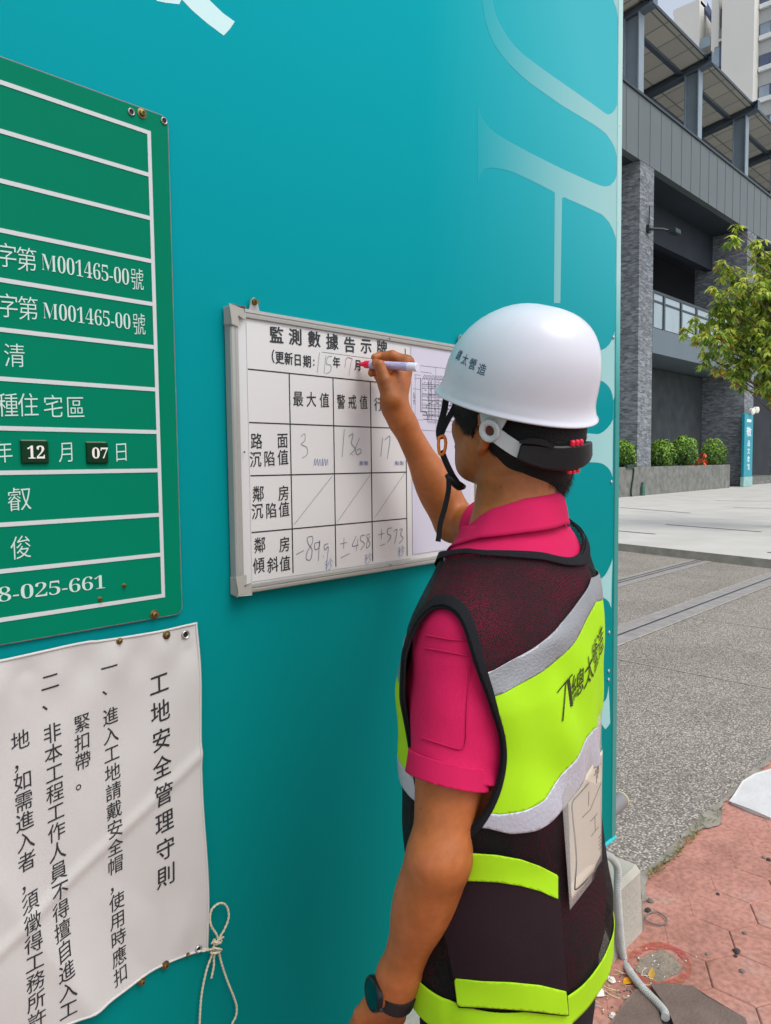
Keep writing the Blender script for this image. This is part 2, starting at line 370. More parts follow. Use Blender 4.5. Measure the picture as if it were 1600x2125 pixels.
HZ0, HZ1, HX0, HX1 = .222, 4.2, -3.0, 2.312
hoard = empty('site_hoarding', (0, 0, HZ0), 'tall turquoise printed hoarding with pale lettering strokes beside the street corner', 'hoarding')
def print_colour(N, L, tc):
    """the printed design with light falloff put into its colour: cyan above running to sea green below, paler to the corner"""
    sx = N.new('ShaderNodeSeparateXYZ'); L.new(tc.outputs['Object'], sx.inputs[0]); X, Z = sx.outputs[0], sx.outputs[2]
    base = ramp(N, L, math_node(N, L, 'MULTIPLY', Z, 1/2.4), [(.0, (.001, .19, .172)), (.35, (.001, .22, .216)), (.62, (.001, .248, .272)), (.85, (.001, .31, .36)), (1, (.001, .35, .405))])  # print runs cyan to sea green; weaker light low down is painted in as darker
    t = math_node(N, L, 'MULTIPLY', math_node(N, L, 'SMOOTH_MIN', math_node(N, L, 'MAXIMUM', math_node(N, L, 'SUBTRACT', X, 1.35), 0.), 1., .1), math_node(N, L, 'MAXIMUM', math_node(N, L, 'SUBTRACT', math_node(N, L, 'MULTIPLY', Z, .8), 1.15), 0.))
    return mixc(N, L, math_node(N, L, 'MINIMUM', math_node(N, L, 'MULTIPLY', t, 1.0), .6), base, (.10, .52, .58)), X
m_pan = M('hoarding_print', (.0, .3, .35), .6, bump=.05, bscale=420, spec=.03); N, L, b = NB(m_pan); tc = N.new('ShaderNodeTexCoord')
col, X = print_colour(N, L, tc); L.new(col, b.inputs['Base Color'])
m_fade = M('fading_pale_print', (.5, .7, .7), .6, bump=.05, bscale=420, spec=.03); N, L, b = NB(m_fade); tc = N.new('ShaderNodeTexCoord')
col, X = print_colour(N, L, tc); mr = N.new('ShaderNodeMapRange'); mr.interpolation_type = 'SMOOTHSTEP'
mr.inputs['From Min'].default_value = 1.45; mr.inputs['From Max'].default_value = 2.3; mr.inputs['To Max'].default_value = .95; L.new(X, mr.inputs[0])
L.new(mixc(N, L, mr.outputs[0], col, (.33, .56, .55)), b.inputs['Base Color'])
m_pale = M('pale_print', (.55, .78, .77), .42, spec=.3)
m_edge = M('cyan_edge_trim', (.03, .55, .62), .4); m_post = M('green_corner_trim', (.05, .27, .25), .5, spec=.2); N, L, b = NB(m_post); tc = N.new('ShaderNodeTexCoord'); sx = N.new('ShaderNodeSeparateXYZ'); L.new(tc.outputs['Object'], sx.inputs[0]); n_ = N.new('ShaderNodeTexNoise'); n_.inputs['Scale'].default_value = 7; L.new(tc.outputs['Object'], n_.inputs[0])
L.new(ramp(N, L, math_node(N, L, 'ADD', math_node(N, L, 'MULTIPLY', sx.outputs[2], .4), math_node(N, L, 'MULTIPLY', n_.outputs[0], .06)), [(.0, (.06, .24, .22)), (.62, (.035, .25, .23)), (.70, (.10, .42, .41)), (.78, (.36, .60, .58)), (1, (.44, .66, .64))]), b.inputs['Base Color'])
pb = MB(); pb.box((HX0, -.0, HZ0+.012), (HX1-.03, .05, HZ1)); pb.build('panel', m_pan, hoard)
tb = MB(); tb.bbox((HX0, -.006, HZ0), (HX1, .055, HZ0+.0115), .003); tb.build('bottom_trim', m_edge, hoard)
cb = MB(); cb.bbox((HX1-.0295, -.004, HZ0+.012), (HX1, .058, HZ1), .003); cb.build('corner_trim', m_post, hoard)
m_rv = M('rivet_steel', '#b8c4c4', .3, metal=.8)
for px, py in ((1263, 1312), (1262, 1392), (1262, 1410), (1284, 262), (1268, 1000), (1272, 700)):
    p = W(px, py, 0); rv = MB(); rv.lathe((p[0], .0, p[2]), (0, -1, 0), [(.006, 0), (.006, .003), (.003, .005)], 10); rv.build('rivet', m_rv, hoard)
def c4(P): return [W(900+x/3.036, y/3.036)[[0, 2]] for x, y in P]
def b4(P): return [W(1240+x/4.25, 400+y/4.25)[[0, 2]] for x, y in P]
def d4(P): return [W(1240+x/4.25, 800+y/4.25)[[0, 2]] for x, y in P]
def strokes(name, polys, m, y=-.0004):
    mb = MB()
    for P in polys: 
        P = np.array(P); P[:, 0] = np.minimum(P[:, 0], HX1-.002)
        mb.poly(onwall(P, y), (0, -1, 0), .0003)
    return mb.build(name, m, hoard)
TOP = [[(300, -400), (303, 0), (320, 120), (345, 200), (380, 280), (425, 345), (480, 410), (540, 468), (600, 520), (800, 660), (1000, 780), (1050, 815), (1085, 843), (1118, 890), (1140, 935), (1152, 985), (1160, 1020), (1175, 1020), (1186, 640), (1186, 0), (1186, -400), (1128, -400), (1130, 0), (1150, 55), (1162, 120), (1165, 590), (1155, 660), (1140, 695), (1120, 715), (1100, 722), (1080, 714), (1000, 655), (850, 550), (700, 445), (560, 340), (510, 290), (470, 240), (430, 175), (400, 115), (380, 50), (370, 0), (366, -400)],
       [(274, 640), (300, 735), (340, 795), (385, 835), (440, 872), (600, 960), (800, 1060), (1000, 1150), (1045, 1168), (1080, 1176), (1110, 1170), (1135, 1145), (1150, 1115), (1157, 1060), (1160, 1020), (1175, 1020), (1172, 1545), (1152, 1545), (1145, 1495), (1128, 1445), (1103, 1398), (1060, 1352), (950, 1300), (820, 1243), (808, 1250), (797, 1910), (757, 1910), (762, 1215), (740, 1200), (600, 1130), (500, 1085), (450, 1070), (400, 1060), (360, 1058), (330, 1062), (310, 1075), (290, 1110), (276, 1165)]]
strokes('fading_lettering', [c4(P) for P in TOP], m_fade)
RT = [b4([(165, 470), (172, 560), (166, 1220), (150, 1225), (140, 1265), (120, 1310), (98, 1345), (70, 1370), (45, 1384), (20, 1390), (-300, 1370), (-300, 1640), (0, 1650), (30, 1658), (57, 1672), (80, 1690), (103, 1718), (120, 1750), (132, 1790), (138, 1835), (148, 1800), (160, 1220), (172, 560)][3:21]),
      d4([(140, 60), (136, 300), (130, 310), (117, 337), (100, 360), (78, 384), (50, 408), (20, 425), (0, 430), (-300, 400), (-300, 665), (0, 680), (33, 687), (60, 700), (88, 722), (110, 750), (122, 775), (131, 808), (134, 500)]),
      d4([(132, 1530), (118, 1575), (100, 1612), (82, 1650), (60, 1680), (32, 1703), (0, 1715), (-200, 1690), (-200, 1850), (0, 1868), (35, 1869), (60, 1876), (84, 1892), (103, 1914), (120, 1965), (124, 1750)]),
      [W(1130+x/8.175, 1300+y/8.175)[[0, 2]] for x, y in ((940, 1330), (1010, 1280), (1050, 1220), (1072, 1120), (1085, 1010), (1100, 1300), (1112, 1640), (1075, 1695), (1030, 1745), (960, 1650))]]
strokes('corner_lettering', RT, m_fade)
strokes('white_lettering', [[W(x, y)[[0, 2]] for x, y in P] for P in ([(324, -40), (325, 2), (345, 6), (372, 9), (380, -10), (372, -40)], [(376, -20), (378, 0), (399, 22), (428, 47), (464, 74), (477, 60), (487, 45), (462, 27), (436, 2), (425, -20)])], m_pale)
# ------------------------------------------------------------------ green permit board
m_green = M('green_board', (.001, .18, .098), .55, .05, 3, spec=.03); m_gedge = M('worn_board_edge', '#7d6a70', .6, .3, 40)
m_wl = M('white_paint_line', '#c2c6c6', .5); m_wt = M('white_board_lettering', '#bcd4cb', .5)
m_brass = M('brass_screw', '#7d6a40', .42, .3, 200, metal=.8); m_steel = M('steel_eyelet', '#b5b4ae', .35, .15, 100, metal=.85); m_dark = M('dark_hollow', (.015, .015, .015), .7)
YG = -.006
def wx(px, py, Y=YG): p = W(px, py, Y); return p[0], p[2]
sign = empty('permit_board', (.2, 0, 1.24), 'green construction permit board ruled with white lines and numbers', 'sign board')
gb = MB(); gx1 = wx(357, 600)[0]+.001; gz0 = wx(383, 1272)[1]; gz1 = wx(356, 247)[1]
def rrect(x0, x1, z0, z1, r, n=5):
    P = []
    for cx, cz, a0 in ((x1-r, z1-r, 0), (x0+r, z1-r, 90), (x0+r, z0+r, 180), (x1-r, z0+r, 270)):
        for k in range(n+1): a = R(a0+90*k/n); P.append((cx+r*math.cos(a), cz+r*math.sin(a)))
    return np.array(P)
gb.poly(onwall(rrect(-.55, gx1, gz0, gz1, .012), YG), (0, -1, 0), .004); gb.build('panel', m_green, sign)
ge = MB(); rr_ = rrect(-.55, gx1, gz0, gz1, .012); ge.tube(onwall(rr_, YG+.0015), .0016, 6, closed=True); ge.build('edge_trim', m_gedge, sign)
gl = MB(); rows = [wx(px, py)[1] for px, py in ((309, 275.6), (312, 364), (313.4, 453.5), (317.6, 543), (320.4, 632), (324, 721), (325.8, 808.6), (328.8, 896.7), (331.9, 976), (335, 1068), (335, 1150.6), (338, 1236))]
xr = wx(325, 800)[0]
for z in rows: gl.box((-.5, YG-.0009, z-.0032), (xr-.0033, YG-.0002, z+.0032))
gl.box((xr-.0032, YG-.0009, rows[-1]-.0032), (xr+.0032, YG-.0002, rows[0]+.0032)); gl.build('ruled_lines', m_wl, sign)
mb = MB(); yT = YG-.001
def put(mb, vf, Y): mb.add(onwall(vf[0], Y), vf[1])
em = .034
def word(s, P, w=em*.92, h=em*1.08, off=TN): put(mb, chars(s, [wx(*p) for p in P], w, h, off, .05), yT)
word('字第', [(12.7, 530.5), (55, 539)]); word('號', [(284, 580)], em*.7, em*1.1); word('字第', [(15.5, 635), (58, 640.6)]); word('號', [(288, 673)], em*.7, em*1.1)
def num(s, p0, p1, zt, zb, off=TH):
    s = ''.join(SERIF.get(c, c) for c in s); put(mb, line_text(s, wx(*p0)[0], wx(*p1)[0], wx(*zb)[1], wx(*zt)[1], off), yT)
num('M001465-00', (85, 545), (267, 575), (267, 559), (267, 592)); num('M001465-00', (88, 645), (270, 672), (270, 652), (270, 684))
word('清', [(30, 738)]); word('種住宅區', [(15, 840.7), (58, 840.7), (110, 843.8), (156, 845.5)]); word('年月日', [(7, 938), (138, 938), (251, 938)], em*.78, em); word('叡', [(40, 1036)], em*1.05); word('俊', [(43, 1136)])
num('8-025-661', (-6, 1220), (217, 1205), (211, 1193), (211, 1221)); mb.build('lettering', m_wt, sign)
m_plate = M('dark_green_date_plate', (.004, .03, .011), .5, .2, 30, spec=.1); m_pe = M('date_plate_worn_edge', '#7a8a72', .6)
for (x0, y0, x1, y1, s, nx0, nx1) in ((41, 915, 100, 961.5, '12', 54, 90), (177, 918.7, 223, 961.5, '07', 188, 221)):
    a = wx(x0, y0); c = wx(x1, y1); pl = MB(); pl.bbox((a[0], YG-.0045, c[1]), (c[0], YG-.0002, a[1]), .0015); po = pl.build('date_plate', m_plate, sign)
    nb = MB(); s2 = ''.join(SERIF[k] for k in s); zz = wx(x1, y1-10)[1], wx(x1, y0+10)[1]; V, Fs = line_text(s2, wx(nx0, 938)[0], wx(nx1, 938)[0], zz[0], zz[1], 0.); nb.add(onwall(V, YG-.005), Fs); nb.build('number', M('plate_numeral', '#e4e0d6', .5), po)
    sc = MB(); sc.box((a[0], YG-.0045, a[1]+.0002), (c[0]-.004, YG-.0005, a[1]+.0016)); sc.build('scuffed_edge', m_pe, po)
def screw(parent, x, z, y0, r=.006, name='screw', m=None):
    s = MB(); s.cur = 0; s.lathe((x, y0, z), (0, -1, 0), [(r*1.35, -.0), (r*1.35, .0012), (r*.9, .0018), (r*.85, .005), (r*.5, .0062)], 12); s.cur = 1; s.lathe((x, y0-.0063, z), (0, -1, 0), [(r*.4, 0), (r*.35, .0004)], 6)
    return s.build(name, [m or m_brass, m_dark], parent, smooth=40)
def eyelet(parent, x, z, y0, r=.006, m=None):
    s = MB(); s.cur = 0; a = np.linspace(0, 2*PI, 17)[:-1]; s.tube([(x+r*math.cos(t), y0-.001, z+r*math.sin(t)) for t in a], r*.32, 6, closed=True); s.cur = 1; s.lathe((x, y0, z), (0, -1, 0), [(r*.75, 0), (r*.7, .0004)], 10)
    return s.build('eyelet', [m or m_steel, m_dark], parent, smooth=60)
for p in ((272, 232.7), (340, 251)): eyelet(sign, *wx(*p), YG, .0048)
for p in ((294, 235.5), (320, 1275)): screw(sign, *wx(*p), YG, .006)
for p in ((257, 1215), (207, 1243)): screw(sign, *wx(*p), YG, .0028, 'nail')

# ------------------------------------------------------------------ white cloth banner
YB = -.008
def bdisp(x, z):
    """how far the cloth stands off the hoarding"""
    u = (x-.455)/.26; v = (z-.62)/.61
    y = .004+.0045*np.sin(5*u+9*v+1)*np.clip(1.1-v, 0, 1)+.003*np.sin(13*(x*1.2+z*.7)+.6)+.0018*np.sin(34*(x-.8*z)+2)*np.exp(-((v-.9)/.25)**2)
    y = y+.010*np.exp(-((x-.455+.5*(z-.72))/.02)**2)*np.clip(.85-v, 0, 1)+.006*np.exp(-((z-.93-.55*(x-.6))/.012)**2)*.6
    y = y+.006*np.exp(-((x-.66)/.028)**2-((z-.68)/.05)**2)+.004*np.exp(-((v-.93)/.05)**2)*np.sin(18*u+1)
    return -(np.abs(y)+.003)
ban = empty('rules_banner', (.4, 0, .6), 'creased white cloth banner of black vertical site safety rules', 'banner')
bx1t, bzt = wx(410, 1292, YB); bx1b, bzb = wx(434, 1971, YB)
nx, nz = 150, 130; V = []; Fs = []
for j in range(nz+1):
    v = j/nz; xe = bx1t+(bx1b-bx1t)*(1-v)+.002*math.sin(9*v)
    for i in range(nx+1):
        u = i/nx; x = -.25+(xe+.25)*u
        zt = bzt+.004*(1-u)-.004*math.sin(u*PI*7)*(.3 if u > .8 else .6)+.0
        zb = bzb+.012*np.clip((xe-x)/.1, 0, 1)+.004*math.sin(x*22)
        z = zb+(zt-zb)*v; y = float(bdisp(np.array(x), np.array(z)))
        V.append((x, y, z))
Fs = [(j*(nx+1)+i, j*(nx+1)+i+1, (j+1)*(nx+1)+i+1, (j+1)*(nx+1)+i) for j in range(nz) for i in range(nx)]
m_cloth = M('white_banner_cloth', '#c3c1bd', .85, .05, 6, .12, 900)
bo = mk('cloth', V, Fs, m_cloth, ban, smooth=True); solid(bo, .0012, 1)
hem = MB(); e = [V[j*(nx+1)+nx] for j in range(nz+1)]; hem.tube(np.array(e)-[0.002, .001, 0], .0022, 8)
hem.tube(np.array([V[nz*(nx+1)+i] for i in range(nx+1)])-[0, .001, .002], .0022, 8); hem.tube(np.array([V[i] for i in range(nx+1)])-[0, .001, -.002], .0022, 8); hem.build('hem', m_cloth, ban, smooth=60)
mb = MB()
def bp_(cx, cy): return wx(cx/2.5154, 1280+cy/2.5154, YB-.004)
def column(s, p0, p1, k, off):
    a, c = np.array(bp_(*p0)), np.array(bp_(*p1)); n = len(s); P = [a+(c-a)*i/(n-1) for i in range(n)]; pitch = np.linalg.norm(c-a)/(n-1)
    V2, F2 = fine(chars(s, P, pitch*k*.9, pitch*k, off, .12), .006); V2, F2 = bold((V2, F2), .0004 if k < .9 else .00012); mb.add(np.stack([V2[:, 0], bdisp(V2[:, 0], V2[:, 1])-.0018-np.repeat(np.arange(5), len(V2)//5)*.00006, V2[:, 1]], 1), F2)
column('工地安全管理守則', (835, 350), (873, 1355), .84, 0.)
column('一、', (568, 262), (572, 362), .95, 0.); column('進入工地請戴安全帽，使用時應扣', (582, 520), (636, 1875), .98, 0.)
column('緊扣帶。', (432, 555), (443, 855), .98, 0.); column('二、', (268, 340), (272, 440), 1.05, 0.)
column('非本工程工作人員不得擅自進入工', (280, 610), (349, 2040), 1.0, 0.); column('地，如需進入者，須徵得工務所許', (115, 650), (191, 2100), 1.0, 0.)
mb.build('lettering', M('black_print', (.025, .025, .028), .6), ban)
def onb(px, py): x, z = wx(px, py, YB-.004); return x, z, float(bdisp(np.array(x), np.array(z)))-.0015
for p, q in (((389, 1318), .0062), ((416, 1973), .0058)): x, z, y = onb(*p); eyelet(ban, x, z, y, q)
for p, q in (((346, 1318), .0055), ((247, 1330), .004), ((347, 2006), .0055), ((297, 2040), .005), ((394, 1985), .003)): x, z, y = onb(*p); screw(ban, x, z, y, q)

# cord tied through the lower eyelet
def rp(P, dy=-.012): return np.array([W(400+x/7.725, 1850+y/7.725, dy) for x, y in P])
m_cord = M('twisted_cotton_cord', '#c9bfa6', .9, .15, 300)
cm = MB()
def cord(P, n=10, r=.0012):
    C = curve(P, n); S = np.concatenate([[0], np.cumsum(np.linalg.norm(np.diff(C, axis=0), axis=1))])
    k = max(8, int(S[-1]/.0012)); C = np.stack([np.interp(np.linspace(0, S[-1], k), S, C[:, i]) for i in range(3)], 1); S = np.linspace(0, S[-1], k)
    T = np.gradient(C, axis=0); T /= np.linalg.norm(T, axis=1)[:, None]; u = np.cross(T, [0, 1, 0]); u /= np.linalg.norm(u, axis=1)[:, None]+1e-9; w = np.cross(T, u)
    for ph in (0, PI): cm.tube(C+r*.8*(u*np.cos(S*420+ph)[:, None]+w*np.sin(S*420+ph)[:, None]), r, 6)
cord(rp([(400, 780), (385, 700), (300, 560), (275, 430), (310, 280), (430, 190), (530, 220), (575, 350), (560, 480), (500, 620), (440, 720), (400, 800)]))
cord(rp([(350, 760), (330, 960), (300, 1040), (230, 1230), (170, 1480), (130, 1750), (108, 2125), (100, 2500)])); cord(rp([(410, 900), (430, 1030), (480, 1220), (560, 1450), (660, 1700), (702, 1850), (690, 2000), (630, 2125), (560, 2350)]))
cord(rp([(370, 960), (340, 1060), (335, 1200), (298, 1390)], -.014)); cord(rp([(300, 830), (390, 800), (470, 740), (495, 730)], -.015)); cord(rp([(340, 860), (430, 830), (470, 780)], -.016))
for k, (a, c2) in enumerate((((295, 985), (430, 960)), ((330, 900), (450, 930)), ((340, 800), (440, 820)))):
    p, q = rp([a], -.016)[0], rp([c2], -.016)[0]; ctr = (p+q)/2; h = (q-p)/2
    cord(np.array([ctr+h*math.cos(t)+np.array([0, .007, -.002])*math.sin(t) for t in np.linspace(0, 2*PI, 9)]), 6)
cord(np.array([W(417, 1974, -.012), W(428, 1972, -.017), W(442, 1970, -.014)]))
tag(cm.build('tie_cord', m_cord, loc=tuple(W(445, 1975, 0))), 'pale twisted cord knotted in a loop at the banner corner', 'cord')

# ------------------------------------------------------------------ whiteboard
YW = -.018
wb = empty('whiteboard', (1.16, 0, 1.25), 'aluminium framed whiteboard with a ruled data table being filled in', 'whiteboard')
ox0, oz1 = wx(478.5, 634, YW-.006); oz0 = wx(492, 1236, YW-.006)[1]; ox1 = ox0+.735
ix0, iz1 = ox0+.022, oz1-.018; iz0 = oz0+.018; ix1 = ox1-.022
m_alu = M('satin_aluminium_frame', '#a3a29c', .42, .05, 15, metal=.25); m_cap = M('grey_plastic_corner', '#a19f97', .5, .05, 20); m_wbs = M('whiteboard_surface', '#cbcbc9', .3, .03, 4)
s = MB(); s.box((ox0+.006, YW+.012, oz0+.006), (ox1-.006, YW, oz1-.006)); s.build('board_surface', m_wbs, wb)
def rail(a, c, inn):
    """frame rail from a to c, inn = inward direction"""
    a, c, inn = np.array(a), np.array(c), np.array(inn); prof = [(0, YW+.014), (0, YW-.002), (.002, YW-.005), (.0065, YW-.0055), (.0075, YW-.004), (.009, YW-.004), (.0105, YW-.0052), (.0155, YW-.0048), (.0165, YW-.0018), (.0165, YW-.0004)]
    V = [(e[0]+inn[0]*t, y, e[1]+inn[1]*t) for e in (a, c) for t, y in prof]; n = len(prof)
    return MB().add(V, [(j, j+1, n+j+1, n+j) for j in range(n-1)])
k = .002
for a, c, inn in (((ox0+.03, oz1), (ox1-.03, oz1), (0, -1)), ((ox0+.03, oz0), (ox1-.03, oz0), (0, 1)), ((ox0, oz0+.03), (ox0, oz1-.03), (1, 0)), ((ox1, oz0+.03), (ox1, oz1-.03), (-1, 0))):
    rail(a, c, inn).build('frame_rail', m_alu, wb, smooth=30)
for sx, x in ((1, ox0), (-1, ox1)):
    for sz, z in ((1, oz0), (-1, oz1)):
        q = MB(); P = np.array([(0, 0), (.030, 0), (.030, .0185), (.0185, .0185), (.0185, .034), (0, .034)])*[sx, sz]+[x-sx*.0012, z-sz*.0012]
        if sx*sz < 0: P = P[::-1]
        q.poly(onwall(P, YW-.0068), (0, -1, 0), .021); co = q.build('corner_cap', m_cap, wb)
        mo_ = co.modifiers.new('Bevel', 'BEVEL'); mo_.width = .0025; mo_.segments = 3; mo_.limit_method = 'ANGLE'; smooth_angle(co, 40)
for px, py in ((529, 630), (958, 704)):
    x, z = wx(px, py, -.012); q = MB(); q.cur = 0
    q.poly(onwall(np.array([(x-.012, oz1+.0005), (x+.012, oz1+.0005), (x+.007, z+.006), (x, z+.012), (x-.007, z+.006)]), -.010), (0, -1, 0), .002)
    q.cur = 1; q.lathe((x, -.010, z+.003), (0, -1, 0), [(.006, 0), (.006, .002), (.0035, .006), (.0033, .011)], 12); q.build('hanger', [m_alu, m_brass], wb)
rv = MB()
for px, py in ((508, 938), (810, 702), (812, 1172)): x, z = wx(px, py, YW-.008); rv.lathe((x, YW-.0068, z), (0, -1, 0), [(.0025, 0), (.0015, .0012)], 8)
rv.build('frame_rivets', M('dull_rivet', '#8a8880', .5, metal=.5), wb)
YP = YW-.0012
m_pap = M('printed_table_sheet', '#cdccc9', .55, .02, 5); m_pap2 = M('lilac_tinted_drawing_sheet', '#c2c0ce', .5, .03, 5)
px0, pz1 = wx(511, 668, YP); px1, pz0 = wx(852, 1150, YP); 
s = MB(); s.box((px0, YP, iz0+.002), (px1+.001, YP+.0009, pz1)); sheet = s.build('table_sheet', m_pap, wb)
s = MB(); xd0, xd1 = wx(853, 730, YP)[0], ix1-.01; s.box((xd0, YP-.0004, wx(858, 1150, YP)[1]), (xd1, YP+.0008, wx(853, 720, YP)[1])); dsheet = s.build('drawing_sheet', m_pap2, wb)
m_blk = M('black_ink', (.02, .02, .022), .5)
tl = MB(); Y2 = YP-.0004
xs_ = [wx(p, 1100, Y2)[0] for p in (606.5, 696, 772.5, 844.5)]; zs = [wx(600, 774.5, Y2)[1], wx(603, 880, Y2)[1], wx(605, 985.3, Y2)[1], wx(606, 1097.6, Y2)[1]]; zb = wx(609, 1189, Y2)[1]
for z in zs: tl.box((px0+.001, Y2, z-.0012), (xs_[3]+.001, Y2+.0003, z+.0012))
for i, x in enumerate(xs_): tl.box((x-.0012, Y2-.0002, zb if i < 3 else zb+.001), (x+.0012, Y2+.0002, zs[0] if i < 3 else pz1-.004))
tl.box((wx(655, 0, Y2)[0], Y2, wx(655, 729, Y2)[1]), (wx(830, 729, Y2)[0], Y2+.0003, wx(655, 729, Y2)[1]+.0006)); tl.build('ruled_lines', m_blk, sheet)
mb = MB(); yT = YP-.0005
def wc(cx, cy): return wx(460+cx/3.2, 600+cy/3.2, yT)
def wtext(s, P, w, h, off, skew=.04):
    V2, F2 = chars(s, [wc(*p) for p in P], w, h, 0., skew); V2, F2 = bold((V2, F2), .00025+off*.045); mb.add(layered(V2, yT), F2)
def span(s, p0, p1): n = len(s); return [(p0[0]+(p1[0]-p0[0])*i/(n-1), p0[1]+(p1[1]-p0[1])*i/(n-1)) for i in range(n)]
wtext('監測數據告示牌', [(365, 305), (490, 318), (615, 333), (735, 350), (850, 370), (960, 378), (1065, 392)], .034, .033, .014)
wtext('（更新日期:', [(322, 445), (385, 455), (445, 462), (505, 470), (568, 480), (612, 482)], .0215, .025, .008); wtext('年月', [(763, 487), (905, 505)], .021, .024, .008)
wtext('最大值', span('最大值', (508, 728), (683, 738)), .0268, .031, 0.); wtext('警戒值', span('警戒值', (793, 748), (943, 752)), .0245, .031, 0.); wtext('行動值', span('行動值', (1040, 765), (1190, 780)), .0245, .031, 0.)
for r, (t1, t2) in enumerate((('路面', '沉陷值'), ('鄰房', '沉陷值'), ('鄰房', '傾斜值'))):
    y1, y2 = ((1005, 1120), (1355, 1465), (1695, 1825))[r]; o = (0, 12, 22)[r]
    wtext(t1, [(232+o, y1+4), (405+o*.6, y1)], .0275, .031, 0.); wtext(t2, [(225+o, y2+10), (318+o, y2+5), (408+o*.6, y2-3)], .0275, .031, 0.)
mb.build('lettering', m_blk, sheet)
hw = [MB() for _ in range(4)]
def hs_(k, P, w=.0014): pen_stroke(hw[k], [wc(*p) for p in P], w, YP-.0007)
for P in (((650, 420), (635, 555)), ((692, 440), (680, 560)), ((735, 445), (705, 450), (697, 495), (725, 505), (722, 545), (690, 562))): hs_(0, P)
hs_(3, ((818, 520), (830, 458), (866, 462), (862, 478)), .0012); hs_(3, ((860, 480), (845, 575)), .001)
hs_(0, ((525, 978), (552, 960), (552, 1005), (528, 1030), (565, 1050), (568, 1095), (535, 1122)))
def mmw(x, y, s=1.0):
    for k in range(2): hs_(1, ((x+k*42*s, y), (x+k*42*s+8, y-40*s), (x+k*42*s+10, y), (x+k*42*s+20*s, y-38*s), (x+k*42*s+24*s, y), (x+k*42*s+34*s, y-36*s), (x+k*42*s+36*s, y)), .0008)
mmw(612, 1172, 1.2); mmw(912, 1170, .75); mmw(1148, 1170, .75)
for P in (((815, 930), (800, 1115)), ((842, 978), (872, 962), (862, 1025), (885, 1060), (850, 1102)), ((868, 1098), (872, 1103)), ((915, 990), (890, 1055), (898, 1098), (925, 1085), (918, 1060), (895, 1072)), ((1070, 985), (1056, 1112)), ((1082, 1003), (1118, 982), (1100, 1128))): hs_(2, P)
for P in (((480, 1565), (735, 1240)), ((765, 1550), (985, 1235)), ((1015, 1520), (1220, 1215))): hs_(2, P, .001)
for P in (((495, 1762), (546, 1735)), ((605, 1640), (570, 1650), (575, 1690), (600, 1730), (590, 1795), (562, 1790), (570, 1740), (600, 1690), (606, 1645)), ((648, 1680), (618, 1690), (622, 1730), (648, 1712), (650, 1672), (642, 1805)), ((672, 1770), (676, 1775)), ((708, 1690), (682, 1700), (686, 1732), (708, 1712), (700, 1795))): hs_(2, P)
for P in (((788, 1692), (832, 1682)), ((812, 1652), (810, 1722)), ((790, 1785), (850, 1755)), ((893, 1640), (868, 1705), (910, 1698)), ((905, 1660), (893, 1740)), ((953, 1632), (926, 1640), (922, 1668), (948, 1690), (922, 1732)), ((985, 1625), (962, 1640), (985, 1690), (962, 1720), (965, 1680), (985, 1640)),
          ((1040, 1632), (1080, 1622)), ((1062, 1595), (1060, 1662)), ((1050, 1705), (1085, 1692)), ((1130, 1585), (1105, 1592), (1102, 1625), (1125, 1640), (1100, 1685)), ((1140, 1610), (1165, 1598), (1148, 1690)), ((1178, 1600), (1200, 1592), (1188, 1630), (1205, 1655), (1178, 1690))): hs_(2, P)
for x, y in ((712, 1830), (972, 1790), (1192, 1740)): V2, F2 = chars('秒', [wc(x, y)], .024, .026, -.016, .25); hw[1].add(onwall(V2, YP-.0007), F2)
for k, (nm, cl) in enumerate((('faded_handwriting', '#93959a'), ('blue_handwriting', '#4f679a'), ('grey_handwriting', '#6a7180'), ('red_handwriting', '#a56a78'))): hw[k].build(nm, M(nm, cl, .5), sheet)
# survey plan printed on the second sheet
pl = MB(); YD = YP-.0007
def dl(a, c, w=.0008):
    p, q = (np.array(wx(840+t[0]/7.867, 690+t[1]/7.867, YD)) for t in (a, c)); t = q-p; t /= np.linalg.norm(t)+1e-9; n_ = np.array([-t[1], t[0]])*w/2
    pl.strip(onwall(np.array([p, q]), YD), np.array([n_[0], 0, n_[1]]))
for a, c, w in (((250, 540), (1100, 635), .0008), ((505, 560), (510, 1690), .0008), ((130, 915), (260, 930), .0007), ((170, 690), (170, 1430), .0007), ((155, 690), (262, 700), .0007), ((165, 748), (262, 752), .0007), ((258, 740), (262, 1305), .0022), ((282, 760), (285, 1290), .001), ((262, 640), (440, 665), .0009), ((150, 1420), (300, 1432), .0007), ((250, 1592), (1000, 1640), .0008), ((360, 1300), (372, 1450), .001), ((262, 1285), (365, 1305), .0018), ((300, 1415), (1000, 1460), .0016), ((340, 1290), (390, 1420), .0012), ((640, 760), (650, 1440), .0014), ((850, 600), (850, 1640), .0008)): dl(a, c, w)
for k in range(24): dl((300+k*26, 735+k*1.5), (328+k*26, 690+k*1.5), .0014); dl((290+k*26, 752+k*1.2), (306+k*26, 754+k*1.2), .0026)
for k, y in enumerate((842, 872, 905, 1000, 1020, 1045, 1100, 1165, 1190, 1230, 1285, 1330, 1350)): dl((288, y), (960, y+38), .0008+.0007*(k % 3 == 0))
for k, x in enumerate((388, 400, 425, 440, 478, 492, 545, 570, 605, 700, 760, 800, 905)): dl((x, 775), (x+4, 1400), .0007+.0008*(k % 3 == 0))
for k in range(110):
    x, y = RNG.uniform(285, 900), RNG.uniform(790, 1420); l = RNG.uniform(12, 40); a = RNG.choice([0., .12, 1.5, .8]); dl((x, y), (x+l*math.cos(a), y+l*math.sin(a)), RNG.uniform(.0007, .002))
